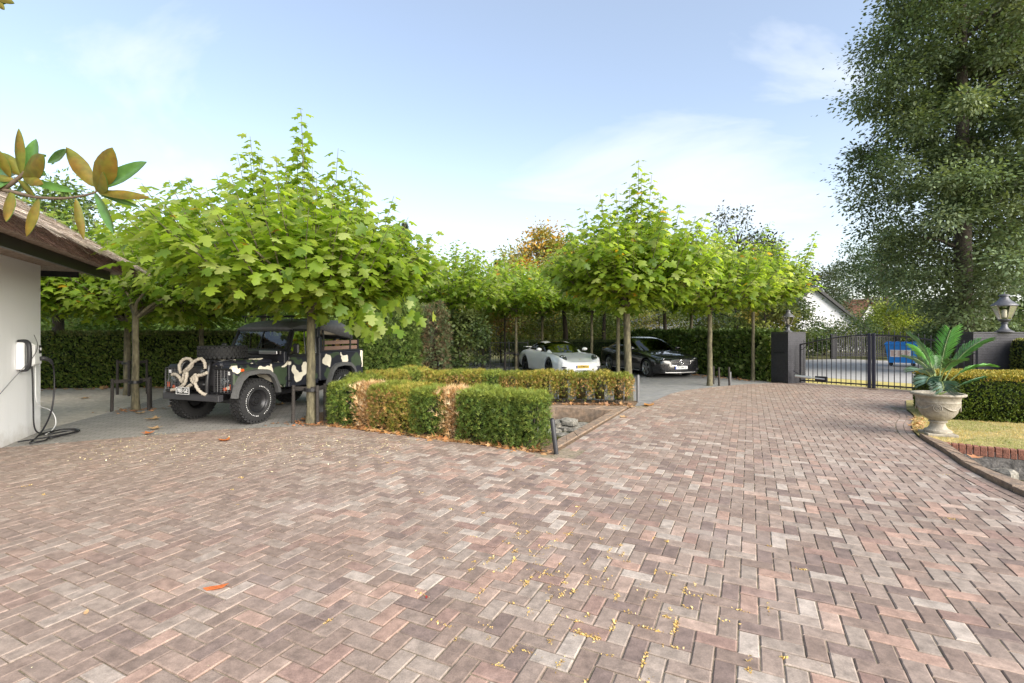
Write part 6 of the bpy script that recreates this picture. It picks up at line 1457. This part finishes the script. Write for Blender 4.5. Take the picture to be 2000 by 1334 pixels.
# ---- smooth-bodied cars
def herm(xs, ys, xq):
    xs = np.array(xs, float); ys = np.array(ys, float); d = np.gradient(ys, xs, axis=0)
    i = np.clip(np.searchsorted(xs, xq, side='right') - 1, 0, len(xs) - 2); h_ = (xs[i + 1] - xs[i]); t_ = (xq - xs[i]) / h_
    sh = (-1,) + (1,) * (ys.ndim - 1); t_ = t_.reshape(sh); h_ = h_.reshape(sh)
    return (2 * t_ ** 3 - 3 * t_ ** 2 + 1) * ys[i] + (t_ ** 3 - 2 * t_ ** 2 + t_) * h_ * d[i] + (-2 * t_ ** 3 + 3 * t_ ** 2) * ys[i + 1] + (t_ ** 3 - t_ ** 2) * h_ * d[i + 1]
def loft(keys, nx, sub):
    """keys: list of (x, [(y,z)...]) half sections from the bottom centre to the top centre"""
    keys = sorted(keys, key=lambda q: q[0]); xs = np.array([q[0] for q in keys]); S = np.array([q[1] for q in keys], float)
    xq = np.interp(np.linspace(0, 1, nx), np.linspace(0, 1, len(xs)), xs); G = herm(xs, S, xq)
    k = S.shape[1]; tq = np.linspace(0, k - 1, (k - 1) * sub + 1)
    G2 = np.stack([herm(np.arange(k), g, tq) for g in G]); G2[:, :, 0] = np.maximum(G2[:, :, 0], 0); G2[:, 0, 0] = 0; G2[:, -1, 0] = 0
    return xq, G2
def body_mesh(name, keys, nx, sub, mat):
    xq, G = loft(keys, nx, sub); m_, k = len(xq), G.shape[1]; V = []; ring = 2 * (k - 1)
    for i in range(m_):
        half = [(xq[i], y, z) for y, z in G[i]]; V += half + [(x, -y, z) for x, y, z in half[1:-1][::-1]]
    F = [(i * ring + j, i * ring + (j + 1) % ring, (i + 1) * ring + (j + 1) % ring, (i + 1) * ring + j) for i in range(m_ - 1) for j in range(ring)] + [tuple(range(ring))[::-1], tuple((m_ - 1) * ring + j for j in range(ring))]
    return MB().add(V, F).mesh(name, mat, smooth=50)
def car_body(car, keys, Rw, wb, paint, wcut=.05):
    me = body_mesh('body', keys, 60, 4, paint); o = link('body', me)
    cuts = []
    for x in (0, -wb):
        for s in (-1, 1): cuts.append(MB().lathe([(Rw + wcut, s * .58), (Rw + wcut, s * 1.1)], 40, (x, 0, Rw), 'Y').build('cut', m_black))
    boolean_cut(o, cuts); o.parent = car
    o.data.polygons.foreach_set('use_smooth', [True] * len(o.data.polygons)); o.data.set_sharp_from_angle(angle=R(35)); return o
def greenhouse(car, keys, classify, paint, roofmat=None):
    xq, G = loft(keys, 54, 6); m_, k = len(xq), G.shape[1]; groups = {}
    for i in range(m_ - 1):
        for j in range(k - 1):
            xc = (xq[i] + xq[i + 1]) / 2; yc = (G[i, j, 0] + G[i + 1, j + 1, 0]) / 2; zc = (G[i, j, 1] + G[i + 1, j + 1, 1]) / 2
            for s in (1, -1):
                nm, mt = classify(xc, yc, zc, j / (k - 1), s)
                q = [(xq[i], s * G[i, j, 0], G[i, j, 1]), (xq[i], s * G[i, j + 1, 0], G[i, j + 1, 1]), (xq[i + 1], s * G[i + 1, j + 1, 0], G[i + 1, j + 1, 1]), (xq[i + 1], s * G[i + 1, j, 0], G[i + 1, j, 1])]
                groups.setdefault((nm, mt.name), MB()).add(q, [(0, 1, 2, 3)])
    for (nm, mt), mb in groups.items(): mb.build(nm.split('#')[0], MATS[mt], car, smooth=True)
def plate(car, x, y, z, txt, mat, band=True, tilt=0):
    p_ = MB().box((x, y, z), (.012, .52, .11), bev=.002).build('number_plate', mat, car)
    MB().box((x + .005, y - .237, z), (.006, .042, .106)).build('country_band', m_plate_b, p_)
    put_text(p_, txt, .095, m_black, (x + .008, y + .02, z), (R(90), 0, R(90)), .95)

def sec_(w_, zb, zm, zs, zt, we=None, hood=.62):
    return [(0, zb), (w_ * .78, zb), (w_ * .95, zb + .05), (w_, zm), (w_ * .985, (zm + zs) / 2 + .02), (w_ * .90, zs), (w_ * hood, (zs * .35 + zt * .65)), (w_ * .3, zt - .004), (0, zt)]
# white sports car
pc_ = empty('sports_car', (2.22, 18.56, -.02), R(-70.6), 'white sports coupe parked behind the pond bushes', 'car')
car_body(pc_, [(1.00, sec_(.50, .22, .36, .48, .50)), (.97, sec_(.66, .18, .36, .53, .55)), (.86, sec_(.80, .15, .38, .66, .585)), (.60, sec_(.885, .13, .42, .77, .67)), (.25, sec_(.915, .13, .46, .83, .75)), (-.20, sec_(.92, .14, .48, .84, .84)), (-.60, sec_(.90, .14, .48, .86, .90)),
     (-1.2, sec_(.895, .14, .48, .89, .95)), (-1.8, sec_(.915, .14, .50, .91, .97)), (-2.35, sec_(.945, .14, .52, .92, .97)), (-2.8, sec_(.93, .17, .52, .88, .93)), (-3.2, sec_(.87, .22, .50, .80, .85)), (-3.45, sec_(.78, .28, .48, .70, .74)), (-3.54, sec_(.66, .32, .45, .60, .64))], .34, 2.45, m_carwhite)
def gsec(wb_, zb, wr, zr): return [(wb_, zb), (wb_ * .985, zb + (zr - zb) * .30), (wb_ * .55 + wr * .45, zb + (zr - zb) * .72), (wr, zr - .045), (wr * .72, zr - .012), (wr * .36, zr - .001), (0, zr)]
def pcls(x, y, z, t_, s):
    ws_front = -.36 - (z - .88) * 1.62                       # windscreen plane
    if x > ws_front - .36 and t_ > .42 - 0 and z < 1.262 and x > -1.06: return ('windscreen', m_glass)
    if t_ > .55: return ('roof', m_carblack if -1.95 < x < -1.0 and t_ > .72 else m_carwhite) if x > -2.05 else (('rear_window', m_glass) if t_ > .62 and x > -2.75 else ('rear_pillar', m_carwhite))
    if .0 <= t_ < .46 and -2.32 < x < -.58 and z > .885: return ('side_window#' + str(s), m_glass)
    return ('pillar', m_carwhite)
greenhouse(pc_, [(-.32, gsec(.70, .84, .52, .86)), (-.60, gsec(.73, .86, .56, 1.02)), (-.95, gsec(.745, .87, .56, 1.215)), (-1.25, gsec(.75, .88, .54, 1.285)), (-1.6, gsec(.75, .89, .53, 1.300)), (-2.0, gsec(.735, .90, .50, 1.255)), (-2.4, gsec(.70, .91, .45, 1.14)), (-2.8, gsec(.64, .90, .38, 1.00)), (-3.1, gsec(.56, .84, .32, .88))], pcls, m_carwhite)
for s in (-1, 1):
    Mh = Matrix.Rotation(s * R(14), 3, 'Z') @ Matrix.Rotation(R(-38), 3, 'Y')
    MB().ell((.735, s * .655, .675), (.065, .15, .175), 24, 14, Mh).build('headlight_bezel', m_darkplast, pc_, smooth=True)
    h_ = MB().ell((.740, s * .657, .680), (.070, .134, .158), 24, 14, Mh).build('headlight', m_lampin, pc_, smooth=True)
    MB().ell((.742, s * .657, .682), (.074, .138, .162), 24, 14, Mh).build('headlight_lens', m_lens, h_, smooth=True)
    for dy_, dz_ in ((-.045, .045), (.045, .045), (-.045, -.045), (.045, -.045)): MB().ell((.785 - dz_ * .7, s * .66 + dy_, .72 + dz_), (.014, .022, .022), 10, 8).build('lamp_unit', m_bulb, h_, smooth=True)
    MB().box((.90, s * .60, .385), (.14, .36, .055), bev=.015, M=Matrix.Rotation(-s * R(24), 3, 'Z')).build('front_lamp_bar', m_black, pc_)
    MB().box((.905, s * .58, .395), (.15, .30, .018), bev=.004, M=Matrix.Rotation(-s * R(24), 3, 'Z')).build('daytime_light', m_galv, pc_)
    MB().box((.90, s * .58, .28), (.12, .36, .12), bev=.03, M=Matrix.Rotation(-s * R(24), 3, 'Z')).build('air_intake', m_black, pc_)
    mi = MB().ell((-.70, s * .99, .985), (.075, .115, .065), 16, 10).build('mirror', m_carwhite, pc_, smooth=True); MB().bar((-.72, s * .86, .90), (-.70, s * .95, .945), .03, .02).build('mirror_foot', m_black, mi)
    for x in (0, -2.45): wheel(pc_, (x, s * (.80 if x == 0 else .82), .34), .338, .245, .255, m_rimdk, 5, 0, s, .045, twin=True)
    MB().box((-1.35, s * .914, .70), (.16, .012, .022), bev=.004).build('door_handle', m_carwhite, pc_)
MB().box((.985, 0, .25), (.03, .62, .08), bev=.01).build('air_intake', m_black, pc_)
MB().lathe([(.03, -.002), (.03, .004), (.02, .006)], 16, (.80, 0, .662), 'Z').build('bonnet_badge', m_brass, pc_)
plate(pc_, 1.012, 0, .405, 'GX-901-F', m_plate_y)
MB().box((-3.1, 0, 1.03), (.30, 1.36, .028), bev=.01).build('rear_spoiler', m_carwhite, pc_)
for s in (-1, 1): MB().box((-3.1, s * .5, .94), (.12, .03, .17)).build('spoiler_strut', m_black, pc_)

# black saloon
mc = empty('saloon_car', (5.835, 18.28, -.02), R(-73.9), 'glossy black saloon car beside the laurel hedge', 'car')
car_body(mc, [(.84, sec_(.52, .24, .40, .56, .60)), (.80, sec_(.70, .20, .42, .64, .68)), (.68, sec_(.82, .17, .45, .71, .75)), (.40, sec_(.895, .16, .50, .79, .83)), (.0, sec_(.92, .16, .54, .85, .90)), (-.45, sec_(.925, .17, .56, .90, .96)), (-.85, sec_(.925, .17, .56, .93, 1.0)),
     (-1.6, sec_(.93, .17, .56, .96, 1.02)), (-2.4, sec_(.93, .17, .58, .98, 1.03)), (-3.0, sec_(.92, .18, .60, 1.0, 1.04)), (-3.5, sec_(.89, .22, .60, .99, 1.03)), (-3.9, sec_(.80, .28, .58, .93, .98)), (-4.06, sec_(.66, .34, .55, .82, .86))], .335, 2.94, m_carblack)
def mcls(x, y, z, t_, s):
    if x > -1.32 and t_ > .44 and z < 1.425 and x > -.60 - (z - .95) * 1.75 - .42: return ('windscreen', m_glass)
    if t_ > .55: return ('roof', m_carblack) if x > -2.55 else (('rear_window', m_glass) if t_ > .62 else ('rear_pillar', m_carblack))
    if t_ < .47 and -2.95 < x < -.85 and z > 1.0:
        if -1.93 < x < -1.84: return ('door_pillar', m_carblack)
        return ('side_window#' + str(s), m_glass)
    if z <= 1.0 and -3.0 < x < -.8 and z > .975: return ('window_trim', m_chrome)
    return ('pillar', m_carblack)
greenhouse(mc, [(-.52, gsec(.74, .94, .58, .97)), (-.85, gsec(.76, .95, .62, 1.16)), (-1.2, gsec(.775, .96, .60, 1.36)), (-1.55, gsec(.78, .965, .58, 1.445)), (-1.95, gsec(.78, .97, .57, 1.465)), (-2.4, gsec(.77, .98, .56, 1.43)), (-2.8, gsec(.74, .99, .53, 1.33)), (-3.2, gsec(.70, 1.0, .50, 1.17)), (-3.55, gsec(.64, .99, .48, 1.04))], mcls, m_carblack)
for s in (-1, 1):
    Mh = Matrix.Rotation(s * R(30), 3, 'Z') @ Matrix.Rotation(R(-18), 3, 'Y')
    h_ = MB().ell((.63, s * .68, .665), (.12, .18, .085), 24, 12, Mh).build('headlight', m_lampin, mc, smooth=True)
    MB().ell((.637, s * .682, .665), (.122, .182, .088), 24, 12, Mh).build('headlight_lens', m_lens, h_, smooth=True)
    MB().box((.70, s * .60, .32), (.16, .40, .10), bev=.03, M=Matrix.Rotation(-s * R(22), 3, 'Z')).build('air_intake', m_black, mc)
    MB().box((.735, s * .52, .30), (.10, .16, .09), bev=.03, M=Matrix.Rotation(-s * R(22), 3, 'Z')).build('intake_trim', m_galv, mc)
    mi = MB().ell((-.80, s * 1.02, 1.03), (.07, .12, .075), 16, 10).build('mirror', m_carblack, mc, smooth=True); MB().bar((-.82, s * .90, .98), (-.80, s * .97, 1.0), .03, .02).build('mirror_foot', m_black, mi)
    for x in (0, -2.94): wheel(mc, (x, s * .805, .335), .333, .245, .245, m_rimlt, 5, 0, s, .045, twin=True)
    for x in (-1.72, -2.62): MB().box((x, s * .938, .86), (.22, .016, .022), bev=.005).build('door_handle', m_chrome, mc)
    MB().box((-1.5, s * .928, .22), (2.1, .02, .03), bev=.004).build('sill_trim', m_galv, mc)
gr_ = MB().add([(.855 - .10 * abs(y) ** 2, y, z) for y, z in ((-.40, .64), (-.36, .48), (-.2, .46), (.2, .46), (.36, .48), (.40, .64), (.2, .665), (-.2, .665))] + [(.78, y * .98, z) for y, z in ((-.40, .64), (-.36, .48), (-.2, .46), (.2, .46), (.36, .48), (.40, .64), (.2, .665), (-.2, .665))], [tuple(range(8)), tuple(range(8, 16))[::-1]] + [(i, (i + 1) % 8, 8 + (i + 1) % 8, 8 + i) for i in range(8)]).build('grille', m_darkplast, mc)
MB().bar((.862, -.38, .575), (.862, -.09, .575), .014, .028).build('grille_bar', m_chrome, gr_); MB().bar((.862, .09, .575), (.862, .38, .575), .014, .028).build('grille_bar', m_chrome, gr_)
MB().tube([(.862 - .10 * abs(y) ** 2, y, z) for y, z in ((-.41, .645), (-.37, .475), (-.2, .452), (.2, .452), (.37, .475), (.41, .645), (.2, .672), (-.2, .672), (-.41, .645))], .010, 6).build('grille_surround', m_chrome, gr_)
mb = MB().tube([(.872, .088 * math.cos(q), .567 + .088 * math.sin(q)) for q in np.linspace(0, 2 * math.pi, 29)], .010, 6)
for k in range(3): q = math.pi / 2 + 2 * math.pi * k / 3; mb.tube([(.872, 0, .567), (.872, .086 * math.cos(q), .567 + .086 * math.sin(q))], [.018, .005], 6)
mb.build('star_emblem', m_chrome, mc, smooth=True)
plate(mc, .868, 0, .385, 'TZ-041-S', m_plate_w)
MB().bar((.80, -.62, .215), (.86, 0, .205), .02, .03).bar((.86, 0, .205), (.80, .62, .215), .02, .03).build('front_lip', m_galv, mc)
